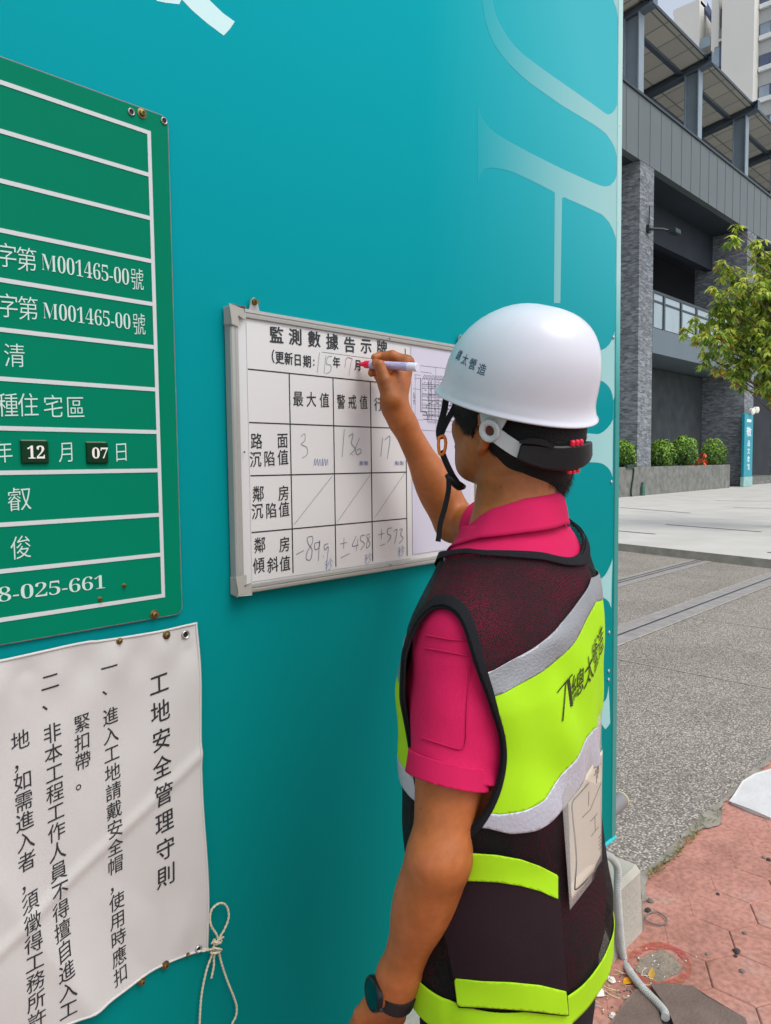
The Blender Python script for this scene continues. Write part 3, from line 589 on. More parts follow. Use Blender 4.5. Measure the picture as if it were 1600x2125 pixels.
for k in range(26): x, y = RNG.choice([150, 155, 170]), RNG.uniform(960, 1170); dl((x, y), (x+RNG.uniform(-12, 12), y+RNG.uniform(6, 26)), .0012)
for k in range(24): x = 375+k*14; dl((x, 1440+k*.8), (x+RNG.uniform(-5, 5), 1480+k*.8), .0008)
pl.build('plan_drawing', M('grey_plan_ink', '#55535f', .6), dsheet)
# ------------------------------------------------------------------ dark two storey building across the forecourt
YF = 12.0
def fx(px, py, Y=YF): return W(px, py, Y)[0]
m_stone = M('split_face_stone', (.12, .125, .13), .85, spec=.3); N, L, b = NB(m_stone); tc = N.new('ShaderNodeTexCoord')
mp = N.new('ShaderNodeMapping'); mp.inputs['Scale'].default_value = (2.6, 2.6, 9); L.new(tc.outputs['Object'], mp.inputs[0])
v1 = N.new('ShaderNodeTexVoronoi'); v1.inputs['Scale'].default_value = 1.7; L.new(mp.outputs[0], v1.inputs['Vector'])
n1 = N.new('ShaderNodeTexNoise'); n1.inputs['Scale'].default_value = 2.2; n1.inputs['Detail'].default_value = 8; n1.inputs['Roughness'].default_value = .7; L.new(mp.outputs[0], n1.inputs['Vector'])
sp = N.new('ShaderNodeSeparateColor'); L.new(v1.outputs['Color'], sp.inputs[0])
f_ = math_node(N, L, 'ADD', math_node(N, L, 'MULTIPLY', sp.outputs[0], .45), math_node(N, L, 'MULTIPLY', n1.outputs[0], .7))
L.new(ramp(N, L, f_, [(.25, '#54595e'), (.5, '#72777c'), (.68, '#83898d'), (.9, '#a0a5a7')]), b.inputs['Base Color'])
bp = N.new('ShaderNodeBump'); bp.inputs['Strength'].default_value = 1; bp.inputs['Distance'].default_value = .06; L.new(f_, bp.inputs['Height']); L.new(bp.outputs[0], b.inputs['Normal'])
m_pstone = M('grey_planter_stone', '#73746f', .9, .35, 4, .9, 6, detail=8)
m_fascia = M('grey_metal_fascia', '#5a6263', .5, .08, .7); m_dk = M('dark_soffit', '#2a313a', .8, .2, .5); m_dkw = M('dark_recess_wall', '#30353c', .8, .25, .6)
m_slab = M('slate_blue_panel', '#5d6a72', .5, .06, .5); m_stl = M('grey_steel_paint', '#7f8d97', .45, .12, 1.2); m_bm = M('dark_steel_beam', '#5b6773', .5, .15, 1)
m_rail = M('dark_rail', '#1d2a2e', .4); m_gl = M('frosted_glass_panel', '#90a1a8', .15, .2, .6, spec=.6); m_door = M('dark_door_glass', '#14171a', .2)
bld = empty('low_building', (24, YF, 0), 'dark grey two storey building with steel roof canopy across the forecourt', 'building')
BX0, BX1 = 24.0, 72.0
fx0, fz0, fz1 = BX0, 13.03, 15.42
q = MB(); q.box((BX0, YF, fz0), (BX1, YF+.3, fz1)); q.build('fascia', m_fascia, bld)
q = MB(); x = BX0
while x < BX1: q.box((x-.012, YF-.012, fz0+.01), (x+.012, YF-.001, fz1)); x += 1.02
q.build('fascia_seams', M('fascia_seam', '#5d6565', .6), bld)
q = MB(); q.box((BX0, YF-.06, fz1+.002), (BX1, YF+.34, fz1+.1)); q.build('parapet_cap', m_rail, bld)
q = MB(); q.box((BX0, YF+.302, fz0-.02), (BX1, 24, fz0+.2)); q.box((BX0, YF+1.7, 11.3), (BX1, YF+2.1, fz0-.022)); q.build('soffit', m_dk, bld)
q = MB(); q.box((BX0, YF+.345, fz1-.3), (BX1, 23.9, fz1-.05)); q.build('terrace_floor', m_fascia, bld)
for x0, x1, dep_ in ((28.25, 29.5, 2.0), (40.46, 41.85, 2.6), (52.9, 54.3, 2.4), (65, 66.4, 2.4)):
    q = MB(); q.box((x0, YF, 0), (x1, YF+dep_, fz0-.022)); q.build('stone_pillar', m_stone, bld)
q = MB(); q.box((BX0, 16.6, 0), (BX1, 17, 6)); q.box((BX0, 17.4, 6), (BX1, 17.8, 13)); q.box((BX0, YF+2.05, 0), (28.2, YF+2.3, 13)); q.build('recessed_wall', m_dkw, bld)
q = MB(); q.box((34.2, 14.1, .1), (40.4, 14.4, 5.8)); q.box((31.0, 15.6, 3.9), (36, 15.9, 5.8)); q.build('inner_wall', m_slab if False else M('dim_stone_wall', '#3f4548', .9, .3, 1.5, .5, 3), bld)
for x0, x1 in ((30.6, 31.5), (31.7, 32.6), (32.8, 33.7)):
    q = MB(); q.bbox((x0, 15.7, .15), (x1, 15.78, 3.7), .02); d_ = q.build('door', m_door, bld); q = MB(); q.box((x0-.09, 15.66, .15), (x0-.002, 15.8, 3.8)); q.build('frame', m_slab, d_)
for x0 in (31.5, 33.2, 35.2, 37.4):
    q = MB(); q.box((x0, 16.9, 6.9), (x0+.5, 17.38, 13)); q.build('inner_pier', M('dim_pier', '#3c4146', .8), bld)
for x0, x1 in ((42.6, 44.6), (44.8, 46.8), (47, 49)):
    q = MB(); q.bbox((x0, 15.8, .5), (x1, 15.9, 3.6), .02); d_ = q.build('door', m_door, bld); q = MB(); q.box((x0, 15.75, 1.9), (x1, 15.79, 2.0)); q.build('handle', m_slab, d_)
q = MB(); q.box((29.52, YF, 5.84), (40.44, 16.5, 6.84)); q.box((41.9, YF, 5.84), (52.8, 16.5, 6.84)); q.build('balcony_slab', m_slab, bld)
rl = MB(); rl.box((29.5, YF+.05, 8.25), (40.4, YF+.13, 8.36)); rl.box((29.5, YF+.06, 7.9), (40.4, YF+.12, 7.98)); rlo = rl.build('balcony_rail', m_rail, bld)
px_ = [fx(p, 650) for p in (1357, 1381, 1416.5, 1448.5, 1476)]
px_ += [px_[-1]+1.65*(k+1) for k in range(2)]
for x in px_: q = MB(); q.box((x-.09, YF+.04, 6.842), (x+.09, YF+.14, 8.248)); q.build('post', m_rail, rlo)
for a, c in zip(px_[:-1], px_[1:]):
    q = MB(); q.box((a+.1, YF+.08, 6.9), (c-.1, YF+.1, 7.89)); q.box((a+.1, YF+.08, 7.99), (c-.1, YF+.1, 8.245)); q.build('glass_panel', m_gl, rlo)
# steel canopy
ys = lambda y: 18.95-.16*(y-12)
colx = [28.3, 34.15, 40.2, 46.2, 52.2, 58.2]
for x in colx:
    q = MB(); q.box((x-.22, YF+.02, fz1+.1), (x+.22, YF+.07, 18.46)); q.box((x-.22, YF+.6, fz1-.05), (x+.22, YF+.65, 18.4)); q.box((x-.03, YF+.071, fz1-.05), (x+.03, YF+.599, 18.44)); q.build('steel_column', m_stl, bld)
    q = MB(); 
    for (z0, z1, hw_) in ((0, -.05, .2), (-.051, -.41, .02), (-.411, -.46, .2)):
        V = [(x+s*hw_, y, ys(y)+z) for y in (11.5, 23.5) for z in (z0, z1) for s in (-1, 1)]
        q.add(V, [(0, 1, 3, 2), (4, 6, 7, 5), (0, 4, 5, 1), (2, 3, 7, 6), (0, 2, 6, 4), (1, 5, 7, 3)])
    V = [(x+s*.2, 11.497, ys(11.5)+z) for z in (0, -.46) for s in (-1, 1)]; V += [(a, 11.49, c) for a, _, c in V]; q.add(V, [(4, 5, 7, 6), (0, 2, 3, 1), (0, 1, 5, 4), (2, 6, 7, 3), (0, 4, 6, 2), (1, 3, 7, 5)])
    q.build('roof_beam', m_bm, bld)
for k, y in enumerate((12.9, 14.6, 16.3, 18.0, 19.7, 21.4)):
    q = MB(); V = [(x, y+dy, ys(y)+z) for x in (BX0, 62) for dy in (-.1, .1) for z in (-.26, -.13)]
    q.add(V, [(0, 1, 3, 2), (4, 6, 7, 5), (0, 4, 5, 1), (2, 3, 7, 6), (0, 2, 6, 4), (1, 5, 7, 3)]); q.build('purlin', m_bm, bld)
m_deck = M('brown_tinted_roof_sheet', (.17, .165, .14), .6); N, L, b = NB(m_deck); tc = N.new('ShaderNodeTexCoord')
br = N.new('ShaderNodeTexBrick'); br.inputs['Scale'].default_value = 1; br.offset = 0; br.inputs['Mortar Size'].default_value = .035; br.inputs['Brick Width'].default_value = 1.25; br.inputs['Row Height'].default_value = 2.1
br.inputs['Color1'].default_value = (.2, .19, .155, 1); br.inputs['Color2'].default_value = (.165, .16, .135, 1); br.inputs['Mortar'].default_value = (.075, .08, .075, 1); L.new(tc.outputs['Object'], br.inputs['Vector']); L.new(br.outputs[0], b.inputs['Base Color'])
tl_ = N.new('ShaderNodeBsdfTranslucent'); L.new(br.outputs[0], tl_.inputs[0]); mx = N.new('ShaderNodeMixShader'); mx.inputs[0].default_value = .45; L.new(b.outputs[0], mx.inputs[1]); L.new(tl_.outputs[0], mx.inputs[2]); L.new(mx.outputs[0], N['Material Output'].inputs[0])
q = MB(); q.add([(BX0, 11.75, ys(11.75)-.12), (62, 11.75, ys(11.75)-.12), (62, 23.6, ys(23.6)-.12), (BX0, 23.6, ys(23.6)-.12)], [(0, 3, 2, 1)]); q.build('roof_deck', m_deck, bld)
q = MB(); V = [(x, y, ys(11.75)+z) for x in (BX0, 62) for y in (11.7, 11.748) for z in (-.20, -.07)]; q.add(V, [(0, 1, 3, 2), (4, 6, 7, 5), (0, 4, 5, 1), (2, 3, 7, 6), (0, 2, 6, 4), (1, 5, 7, 3)]); q.build('eave_trim', m_rail, bld)
q = MB(); cz_ = W(1372, 187, 14.6)[2]; q.tube([(BX0, 14.6, cz_), (62, 14.6, cz_)], .035, 6); q.build('white_conduit', M('white_conduit', '#d9dcdc', .5), bld)
q = MB(); p = W(1343, 476, YF); q.box((p[0]-.1, YF-.12, p[2]-.15), (p[0]+.1, YF-.001, p[2]+.15)); q.tube([(p[0], YF-.1, p[2]), (p[0]+.25, YF-.5, p[2]-.05), (p[0]+.6, YF-.75, p[2]-.12)], [.06, .06, .05], 8); q.bbox((p[0]+.35, YF-1.0, p[2]-.24), (p[0]+.85, YF-.7, p[2]-.06), .03); q.tube([(p[0]+.02, YF-.06, p[2]+.1), (p[0]+.05, YF-.07, p[2]+.9)], .025, 6); q.build('wall_lamp', m_rail, bld)
q = MB(); q.box((42.0, 12.4, .1), (52.6, 16.5, .3)); q.box((42.0, 12.9, .301), (52.6, 16.5, .48)); q.build('entrance_step', m_pstone, bld)

# planter and shrubs
pln = empty('stone_planter', (31, 12.2, .12), 'long grey stone planter holding clipped round shrubs before the building', 'planter')
q = MB(); q.box((24, 11.86, .1), (38.15, 11.99, 1.26)); q.box((37.95, 11.991, .1), (38.15, 13.4, 1.26)); q.build('planter_wall', m_pstone, pln)
q = MB(); q.box((24, 11.995, 1.0), (28.2, 13.4, 1.12)); q.box((29.55, 11.995, 1.0), (37.94, 13.4, 1.12)); q.build('soil', M('dark_soil', '#2a2520', .95), pln)
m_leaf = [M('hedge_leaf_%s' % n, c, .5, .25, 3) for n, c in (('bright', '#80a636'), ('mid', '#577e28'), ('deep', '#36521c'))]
def leafball(mb, c, rad, n, size):
    for k in range(n):
        d = RNG.normal(size=3); d /= np.linalg.norm(d); lump = 1+.07*math.sin(5*d[0]+3*d[2]+c[0])+.06*math.sin(9*d[1]+c[0]*3)
        p = c+d*rad*lump*(1 if k % 4 else RNG.uniform(.65, .95)); nn = d+RNG.normal(size=3)*.55; nn /= np.linalg.norm(nn)
        u = np.cross(nn, RNG.normal(size=3)); u /= np.linalg.norm(u); w = np.cross(nn, u); s = size*RNG.uniform(.6, 1.3)
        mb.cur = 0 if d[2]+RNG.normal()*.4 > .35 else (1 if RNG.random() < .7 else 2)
        mb.add([p-u*s, p+w*s*.5+nn*s*.15, p+u*s, p-w*s*.5+nn*s*.15], [(0, 1, 2, 3)])
shr = [(1291, 944, 19, 27), (1374, 945, 23, 30), (1421, 938, 29, 31), (1481, 943, 30, 29)]
slab_ = ['clipped round green shrub half hidden behind the hoarding edge', 'clipped round green shrub just right of the stone pillar', 'largest clipped round green shrub in the middle of the planter', 'clipped round green shrub at the right end of the planter, beside orange flowers']
for (px, py, rx, rz), lb in zip(shr, slab_):
    c = W(px, py, 12.3); k = (c-CAM)@cf/F_PX; rad = np.array([rx*k*1.05, .55, rz*k*1.05])
    root = empty('round_shrub', (c[0], c[1], 1.12), lb, 'shrub', 'clipped shrubs in the planter')
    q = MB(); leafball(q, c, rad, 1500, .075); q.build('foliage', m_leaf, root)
    q = MB(); q.tube([(c[0], c[1], 1.1), (c[0]+.03, c[1], c[2])], .05, 7)
    for k in range(5): a = k*1.3; q.tube([(c[0], c[1], 1.2), c+np.array([math.cos(a)*.3, math.sin(a)*.3, .1])], [.03, .012], 5)
    q.build('stem', M('shrub_stem', '#4a3b2a', .9), root)
for fpx, flb in (((1455, 1461), 'small orange flowers between the largest shrub and the right end shrub'), ((1476, 1478), 'small orange flowers in front of the right end shrub')):
  fl = empty('orange_flowers', tuple(W(fpx[0], 965, 12.05)*[1, 1, 0]+[0, 0, 1.12]), flb, 'flowers', 'orange flowers in the planter')
  q = MB(); q.cur = 0
  for k in range(45):
    c = W(RNG.uniform(*fpx), 0, 12.02)[0]+RNG.normal()*.10; z = RNG.uniform(1.15, 1.75); s = .05; p = np.array([c, 12.02+RNG.normal()*.08, z]); u = RNG.normal(size=3)*s; w = RNG.normal(size=3)*s
    q.cur = 0 if RNG.random() < .6 else 1; q.add([p-u, p+w, p+u, p-w], [(0, 1, 2, 3)])
  q.build('petals', [MATS.get('orange_petal') or M('orange_petal', '#d8502a', .6), m_leaf[1]], fl)
hp = [W(x, y, 11.82) for x, y in ((1302, 968), (1308, 968.5), (1315, 973), (1314, 990), (1311, 1010), (1310, 1025), (1313, 1033), (1322, 1036))]
q = MB(); q.tube(curve(hp, 6), .03, 7); q.box(hp[1]-[.3, .03, .05], hp[1]+[.25, .1, .08]); tag(q.build('garden_hose', M('dark_green_hose', '#1e3a33', .6)), 'dark green hose hanging down the planter face', 'hose')
q = MB(); p = W(1334, 1020, 11.8); q.bbox(p-[.1, .06, .35], p+[.1, .05, .25], .03); q.lathe(p+[0, 0, .25], (0, 0, 1), [(.05, 0), (.05, .1), (.02, .14)], 8); tag(q.build('water_tap_box', M('tap_box_green', '#3f6a5f', .6, .2, 4)), 'small green tap box standing low against the planter', 'tap box')

# vertical teal sign beside the entrance
vs = empty('vertical_sign', tuple(W(1554, 1012, 11.75)*[1, 1, 0]+[0, 0, .12]), 'tall narrow teal sign with white characters beside the stone pillar', 'sign')
m_vs = M('teal_sign_face', (.01, .28, .36), .45); m_vw = M('white_sign_lettering', '#dce8ea', .5)
sx0, sz1 = W(1546, 858, 11.75)[[0, 2]]; sx1 = W(1563.5, 858, 11.75)[0]
q = MB(); q.bbox((sx0, 11.75, .62), (sx1, 11.9, sz1), .02); q.build('panel', m_vs, vs)
q = MB(); q.bbox((sx0-.02, 11.73, .12), (sx1+.02, 11.92, .619), .03); q.build('base', M('pale_sign_base', '#8fb5b0', .6, .2, 3), vs)
q = MB(); zz = lambda py: W(1554, py, 11.74)[2]; xm = (sx0+sx1)/2
def put4(ch, py, w, h): V2, F2 = chars(ch, [(xm, zz(py))], w, h, .02, 0); q.add(onwall(V2, 11.745), F2)
q.box((xm-.33, 11.744, zz(876)), (xm+.33, 11.748, zz(870))); put4('敬', 896, .75, .5)
for ch, py in zip('品文會館', (920, 936, 952.5, 969)): put4(ch, py, .42, .33)
q.build('lettering', m_vw, vs)
fl2 = empty('flood_lamp', tuple(W(1556, 857, 11.8)), 'pair of small white lamp heads on top of the vertical sign', 'lamp')
for px, py in ((1555.5, 853.5), (1564, 850.5)): p = W(px, py, 11.8); q = MB(); q.lathe(p, (-.3, -1, -.1), [(.08, 0), (.16, .05), (.17, .22), (.1, .26)], 10); q.tube([p, p-[0, 0, .22]], .03, 6); q.build('lamp_head', M('white_lamp', '#e6e2d6', .4), fl2)

# ------------------------------------------------------------------ apartment tower far behind
TX = 80.0
tw = empty('apartment_tower', (TX, 25, 0), 'tall pale apartment tower with window bands rising behind the low building', 'building')
def ty(px, py=60): return Xp(px, py, TX)[1]
m_tw = M('pale_render_wall', '#e2e0d8', .85, .04, .15); m_tg = M('grey_tile_spandrel', '#b4b7b5', .8, .05, .3); m_tf = M('dark_window_frame', '#4b5154', .5); m_tp = M('pale_blue_pane', '#8f9fae', .12, .3, .5, spec=.7); m_tc = M('white_sill', '#dfe3e2', .7); m_td = M('dark_pane', '#4d5a78', .12, .3, .5, spec=.7)
zt = 48.4
q = MB()
for a, c, x0 in ((1398, 1451, TX), (1476, 1491.5, TX), (1502.5, 1569, TX-.6)): q.box((x0, ty(c), 0), (TX+6, ty(a), zt))
q.box((TX+1.01, ty(1700), 0), (TX+12, ty(1569)-.002, zt)); q.box((TX, ty(1491.5), Xp(1490, 87, TX)[2]), (TX+5, ty(1502.5), Xp(1490, 82, TX)[2])); q.build('wall', m_tw, tw)
q = MB(); q.box((TX+.9, ty(1700), 0), (TX+1.0, ty(1569.2), zt)); q.box((TX+.5, ty(1476)+.003, 0), (TX+5, ty(1451)-.003, 37.4+5.6)); q.box((TX+.5, ty(1502.5)+.003, 0), (TX+5, ty(1491.5)-.003, 47)); q.build('spandrel_wall', m_tg, tw)
q = MB(); q.box((TX+.3, ty(1451), zt-.35), (TX+6, ty(1398)+.2, zt+.15)); q.box((TX+3, ty(1420)-1, zt), (TX+5, ty(1420)+1, zt+.8)); q.build('roof', m_tw, tw)
def window(xf, y0, y1, z0, z1, split=.5, dark=0, sill=True):
    q = MB(); q.box((xf-.12, y0, z0), (xf-.02, y1, z1)); w = q.build('window', m_tf, tw)
    for i, (a, c) in enumerate(((y1-.06, y0+(y1-y0)*(1-split)+.04), (y0+(y1-y0)*(1-split)-.04, y0+.06))):
        q = MB(); q.box((xf-.15, c, z0+.08), (xf-.121, a, z1-.08)); q.build('pane', m_td if (i == 0) == (dark % 2 == 0) else m_tp, w)
    if sill: q = MB(); q.box((xf-.35, y0, z0-.45), (xf-.02, y1, z0-.02)); q.build('sill', m_tc, w)
for k in range(12):
    zT = 46.93-2.96*k
    window(TX+.9, ty(1600)-1.0, ty(1571), zT-1.15, zT, .46, k)
    window(TX+.9, ty(1640), ty(1608), zT-1.15, zT, .5, k+1)
    if k > 2: window(TX+.5, ty(1475.5), ty(1453), zT-1.4, zT-.1, .45, 1, False)
    if k != 1: window(TX+.5, ty(1501.5), ty(1492.5), zT-2.0, zT-.2, .7, k, False)
for k in range(9):
    zT = Xp(1492, 97, TX)[2]-2.96*k; window(TX, ty(1500.5), ty(1484.5), zT-2.1, zT, .7, k+1, False)
q = MB(); zg = Xp(1463, 70, TX)[2]
q.box((TX+.1, ty(1475)+.05, Xp(1463, 97, TX)[2]), (TX+.16, ty(1452)-.05, Xp(1463, 76, TX)[2])); q.build('balcony_glass', m_gl, tw)
q = MB(); q.add([(TX+2, ty(1451), zg+3.5), (TX+2, ty(1476), zg+.6), (TX+2, ty(1476), zg+1.4), (TX+2, ty(1451), zg+4.2)], [(0, 1, 2, 3)]); q.tube([(TX+1.5, ty(1452), zg+3.3), (TX+1.5, ty(1477), zg+1)], .3, 6); q.box((TX+4, ty(1477), 37), (TX+4.2, ty(1450), zg+1.0)); q.build('stair_brace', m_td, tw)

# ------------------------------------------------------------------ broad leaved tree at the right
TD = 15.0; kp = TD/F_PX
tb_ = D(1640, 900, TD); troot = (tb_[0], tb_[1], .12)
tree = empty('broadleaf_tree', troot, 'young tree with drooping yellow green leaves in front of the dark building', 'tree')
m_bark = M('grey_bark', '#6b5d50', .9, .25, 12, .5, 30)
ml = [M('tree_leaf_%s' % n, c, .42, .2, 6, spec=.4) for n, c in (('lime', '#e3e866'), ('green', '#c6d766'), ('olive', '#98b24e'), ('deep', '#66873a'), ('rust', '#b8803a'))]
for m in ml:
    N, L, b = NB(m); t_ = N.new('ShaderNodeBsdfTranslucent'); src = b.inputs['Base Color'].links[0].from_socket; L.new(src, t_.inputs[0]); mx = N.new('ShaderNodeMixShader'); mx.inputs[0].default_value = .5; L.new(b.outputs[0], mx.inputs[1]); L.new(t_.outputs[0], mx.inputs[2]); L.new(mx.outputs[0], N['Material Output'].inputs[0])
blobs = [(1524, 470, 12), (1518, 500, 15), (1572, 505, 17), (1576, 535, 20), (1500, 550, 14), (1512, 565, 22), (1535, 590, 30), (1560, 600, 34), (1592, 620, 44), (1500, 615, 20), (1520, 650, 40), (1488, 640, 18), (1555, 665, 44), (1478, 682, 26), (1445, 668, 13), (1420, 684, 13), (1452, 698, 18), (1495, 705, 34), (1540, 720, 40), (1462, 735, 14), (1458, 752, 12), (1500, 755, 22), (1535, 765, 28), (1590, 700, 55), (1580, 755, 40), (1535, 790, 20), (1590, 800, 22), (1610, 815, 26), (1640, 620, 70), (1660, 740, 80), (1700, 660, 95), (1610, 560, 36), (1480, 600, 10), (1600, 525, 10), (1720, 800, 70), (1750, 560, 60)]
lf = MB(); wd_ = MB()
top = np.array([tb_[0], tb_[1], D(1640, 560, TD)[2]]); tpts = [np.array(troot)-[0, 0, .15], np.array([tb_[0]+.05, tb_[1], 2.0]), np.array([tb_[0], tb_[1]+.05, 3.6]), top]
wd_.tube(curve(tpts, 6), np.linspace(.13, .03, 19), 9)
rt = cr*1.0
def leaf(p, d, l, wdt):
    d = d/np.linalg.norm(d); u = np.cross(d, [0, 0, 1]); u /= np.linalg.norm(u)+1e-9; n = np.cross(u, d); m_ = p+d*l*.45
    lf.add([p, m_+u*wdt-n*.004, m_-n*.012+[0, 0, .008], m_-u*wdt-n*.004, p+d*l-[0, 0, l*.18]], [(0, 1, 2), (0, 2, 3), (1, 4, 2), (2, 4, 3)])
for bi, (px, py, r) in enumerate(blobs):
    c0 = D(px, py, TD+RNG.uniform(-.6, .6)*(r/40)); rw = r*kp
    trunk_z = min(max(c0[2]-.9, 2.2), top[2]); base = np.array([tb_[0], tb_[1], trunk_z]); mid = (base+c0)/2+[0, 0, -.1]
    wd_.tube(curve([base, mid, c0], 5), np.linspace(.04 if r > 25 else .02, .008, 11), 6)
    for k in range(max(5, int(r*r/24))):
        d = RNG.normal(size=3); d /= np.linalg.norm(d); p = c0+d*rw*RNG.uniform(.25, 1)**.6
        if k % 3 == 0: wd_.tube([c0, p], [.008, .004], 4, cap=False)
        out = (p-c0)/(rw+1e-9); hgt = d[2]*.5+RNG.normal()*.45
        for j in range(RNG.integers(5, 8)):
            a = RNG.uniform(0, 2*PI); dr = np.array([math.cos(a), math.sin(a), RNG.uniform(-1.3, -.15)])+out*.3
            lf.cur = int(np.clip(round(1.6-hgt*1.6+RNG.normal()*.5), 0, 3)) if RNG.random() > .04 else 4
            leaf(p, dr, RNG.uniform(.12, .20), RNG.uniform(.024, .036))
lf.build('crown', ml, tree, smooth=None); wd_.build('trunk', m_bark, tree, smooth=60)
# ------------------------------------------------------------------ distance-field modelling for the figure
def smin(a, b, k):
    h = np.clip(.5+.5*(b-a)/k, 0, 1); return b+(a-b)*h-k*h*(1-h)
def nrm(v): v = np.asarray(v, float); return v/np.linalg.norm(v)
class Fig:
    def __init__(s): s.P = []
    def cone(s, a, b, ra, rb, k=.02, sq=None, op='u'):
        """tapered limb; sq = (direction, factor): flattened along direction"""
        a, b = np.array(a, float), np.array(b, float); A = np.eye(3)
        if sq: d = nrm(sq[0]); A = np.eye(3)+(sq[1]-1)*np.outer(d, d)
        a2, b2 = A@a, A@b; ba = b2-a2; L2 = ba@ba+1e-12
        def f(P):
            q = P@A.T; h = np.clip((q-a2)@ba/L2, 0, 1); return np.linalg.norm(q-a2-h[:, None]*ba, axis=1)-(ra+(rb-ra)*h)
        m = max(ra, rb)+.001; s.P.append((f, np.minimum(a, b)-m, np.maximum(a, b)+m, k, op)); return s
    def chain(s, pts, rs, k=.004, k0=.012, sq=None):
        for i in range(len(pts)-1): s.cone(pts[i], pts[i+1], rs[i], rs[i+1], k0 if i == 0 else k, sq)
        return s
    def ell(s, c, ax, r, k=.02, op='u'):
        """ellipsoid with axis rows ax"""
        c = np.array(c, float); A = np.array(ax, float); r = np.array(r, float)
        def f(P):
            q = (P-c)@A.T; k0 = np.linalg.norm(q/r, axis=1); k1 = np.linalg.norm(q/r**2, axis=1); return k0*(k0-1)/(k1+1e-9)
        m = r.max()+.001; s.P.append((f, c-m, c+m, k, op)); return s
    def fun(s, f, lo, hi, k=.03, op='u'): s.P.append((f, np.array(lo, float), np.array(hi, float), k, op)); return s
    def __call__(s, P, margin=.05):
        d = np.full(len(P), .3)
        for f, lo, hi, k, op in s.P:
            m = np.all((P > lo-margin) & (P < hi+margin), axis=1)
            if not m.any(): continue
            v = f(P[m]); d[m] = smin(d[m], v, k) if op == 'u' else -smin(-d[m], v, k)
        return d
def surface(fn, lo, hi, h, proj=2, post=None):
    """surface nets on sparse bricks"""
    B = 8; lo = np.array(lo, float); nb = np.ceil((np.array(hi)-lo)/(h*B)).astype(int)
    I = np.stack(np.meshgrid(*[np.arange(n) for n in nb], indexing='ij'), -1).reshape(-1, 3)
    dc = fn(lo+(I+.5)*h*B, .12); I = I[np.abs(dc) < h*B*1.25]
    g = np.stack(np.meshgrid(*[np.arange(B+1)]*3, indexing='ij'), -1).reshape(-1, 3); nn = nb*B+2
    cid = []; cpos = []; quads = []; key = lambda c: (c[..., 0]*nn[1]+c[..., 1])*nn[2]+c[..., 2]
    cor = np.array([(i, j, k) for i in (0, 1) for j in (0, 1) for k in (0, 1)]); edges = [(a, b) for a in range(8) for b in range(a+1, 8) if np.abs(cor[a]-cor[b]).sum() == 1]
    for s0 in range(0, len(I), 400):
        J = I[s0:s0+400]; idx = J[:, None, :]*B+g[None]; d = fn((lo+idx*h).reshape(-1, 3)).reshape(len(J), B+1, B+1, B+1)
        sg = d < 0
        C = np.stack([d[:, i:i+B, j:j+B, k:k+B] for i, j, k in cor], -1); S = C < 0; mix = S.any(-1) & ~S.all(-1)
        w = np.argwhere(mix); 
        if len(w):
            c = C[mix]; num = np.zeros((len(w), 3)); cnt = np.zeros(len(w))
            for a, b in edges:
                x = (c[:, a] < 0) != (c[:, b] < 0); t = c[x, a]/(c[x, a]-c[x, b]); num[x] += cor[a]+(cor[b]-cor[a])*t[:, None]; cnt[x] += 1
            base = J[w[:, 0]]*B+w[:, 1:]; cid.append(key(base)); cpos.append(lo+(base+num/cnt[:, None])*h)
        for ax in range(3):
            sl = [slice(None)]+[slice(0, B)]*3; s2 = list(sl); s2[ax+1] = slice(1, B+1)
            df = sg[tuple(sl)] != sg[tuple(s2)]; w = np.argwhere(df)
            if not len(w): continue
            base = J[w[:, 0]]*B+w[:, 1:]; flip = sg[tuple(sl)][df]
            u = np.zeros(3, int); u[(ax+1) % 3] = 1; v = np.zeros(3, int); v[(ax+2) % 3] = 1
            q = np.stack([key(base-u-v), key(base-v), key(base), key(base-u)], 1); q[~flip] = q[~flip][:, ::-1]; quads.append(q)
    cid = np.concatenate(cid); V = np.concatenate(cpos); o = np.argsort(cid); cid = cid[o]; V = V[o]; Q = np.concatenate(quads)
    ix = np.searchsorted(cid, Q); ix[ix >= len(cid)] = 0; ok = (cid[ix] == Q).all(1); Q = ix[ok]
    for _ in range(proj):
        e = h*.5; d0 = fn(V); gr = np.stack([fn(V+np.eye(3)[k]*e)-d0 for k in range(3)], 1)/e; l = np.linalg.norm(gr, axis=1)+1e-6
        V = V-gr/l[:, None]*np.clip(d0/l, -h, h)[:, None]*.9
    return V, Q
def tris(Q): Q = np.asarray(Q); return np.vstack([Q[:, [0, 1, 2]], Q[:, [0, 2, 3]]]) if Q.shape[1] == 4 else Q
def clip(V, T, f):
    """keep the part of a triangle mesh where f <= 0, cutting cleanly through triangles"""
    s = f <= 0; n = s[T].sum(1); keep = T[n == 3]; newV = list(V); cache = {}; out = [keep]
    def cut(a, b):
        kx = (a, b) if a < b else (b, a)
        if kx not in cache:
            t = f[kx[0]]/(f[kx[0]]-f[kx[1]]); newV.append(V[kx[0]]+(V[kx[1]]-V[kx[0]])*t); cache[kx] = len(newV)-1
        return cache[kx]
    ex = []
    for t in T[n == 1]:
        i = int(np.argmax(s[t])); a, b, c = t[i], t[(i+1) % 3], t[(i+2) % 3]; ex.append((a, cut(a, b), cut(a, c)))
    for t in T[n == 2]:
        i = int(np.argmin(s[t])); a, b, c = t[i], t[(i+1) % 3], t[(i+2) % 3]; p, q = cut(a, b), cut(a, c); ex += [(p, b, c), (p, c, q)]
    T2 = np.vstack([keep, np.array(ex, int).reshape(-1, 3)]); V2 = np.array(newV); u, inv = np.unique(T2, return_inverse=True)
    return V2[u], inv.reshape(-1, 3)
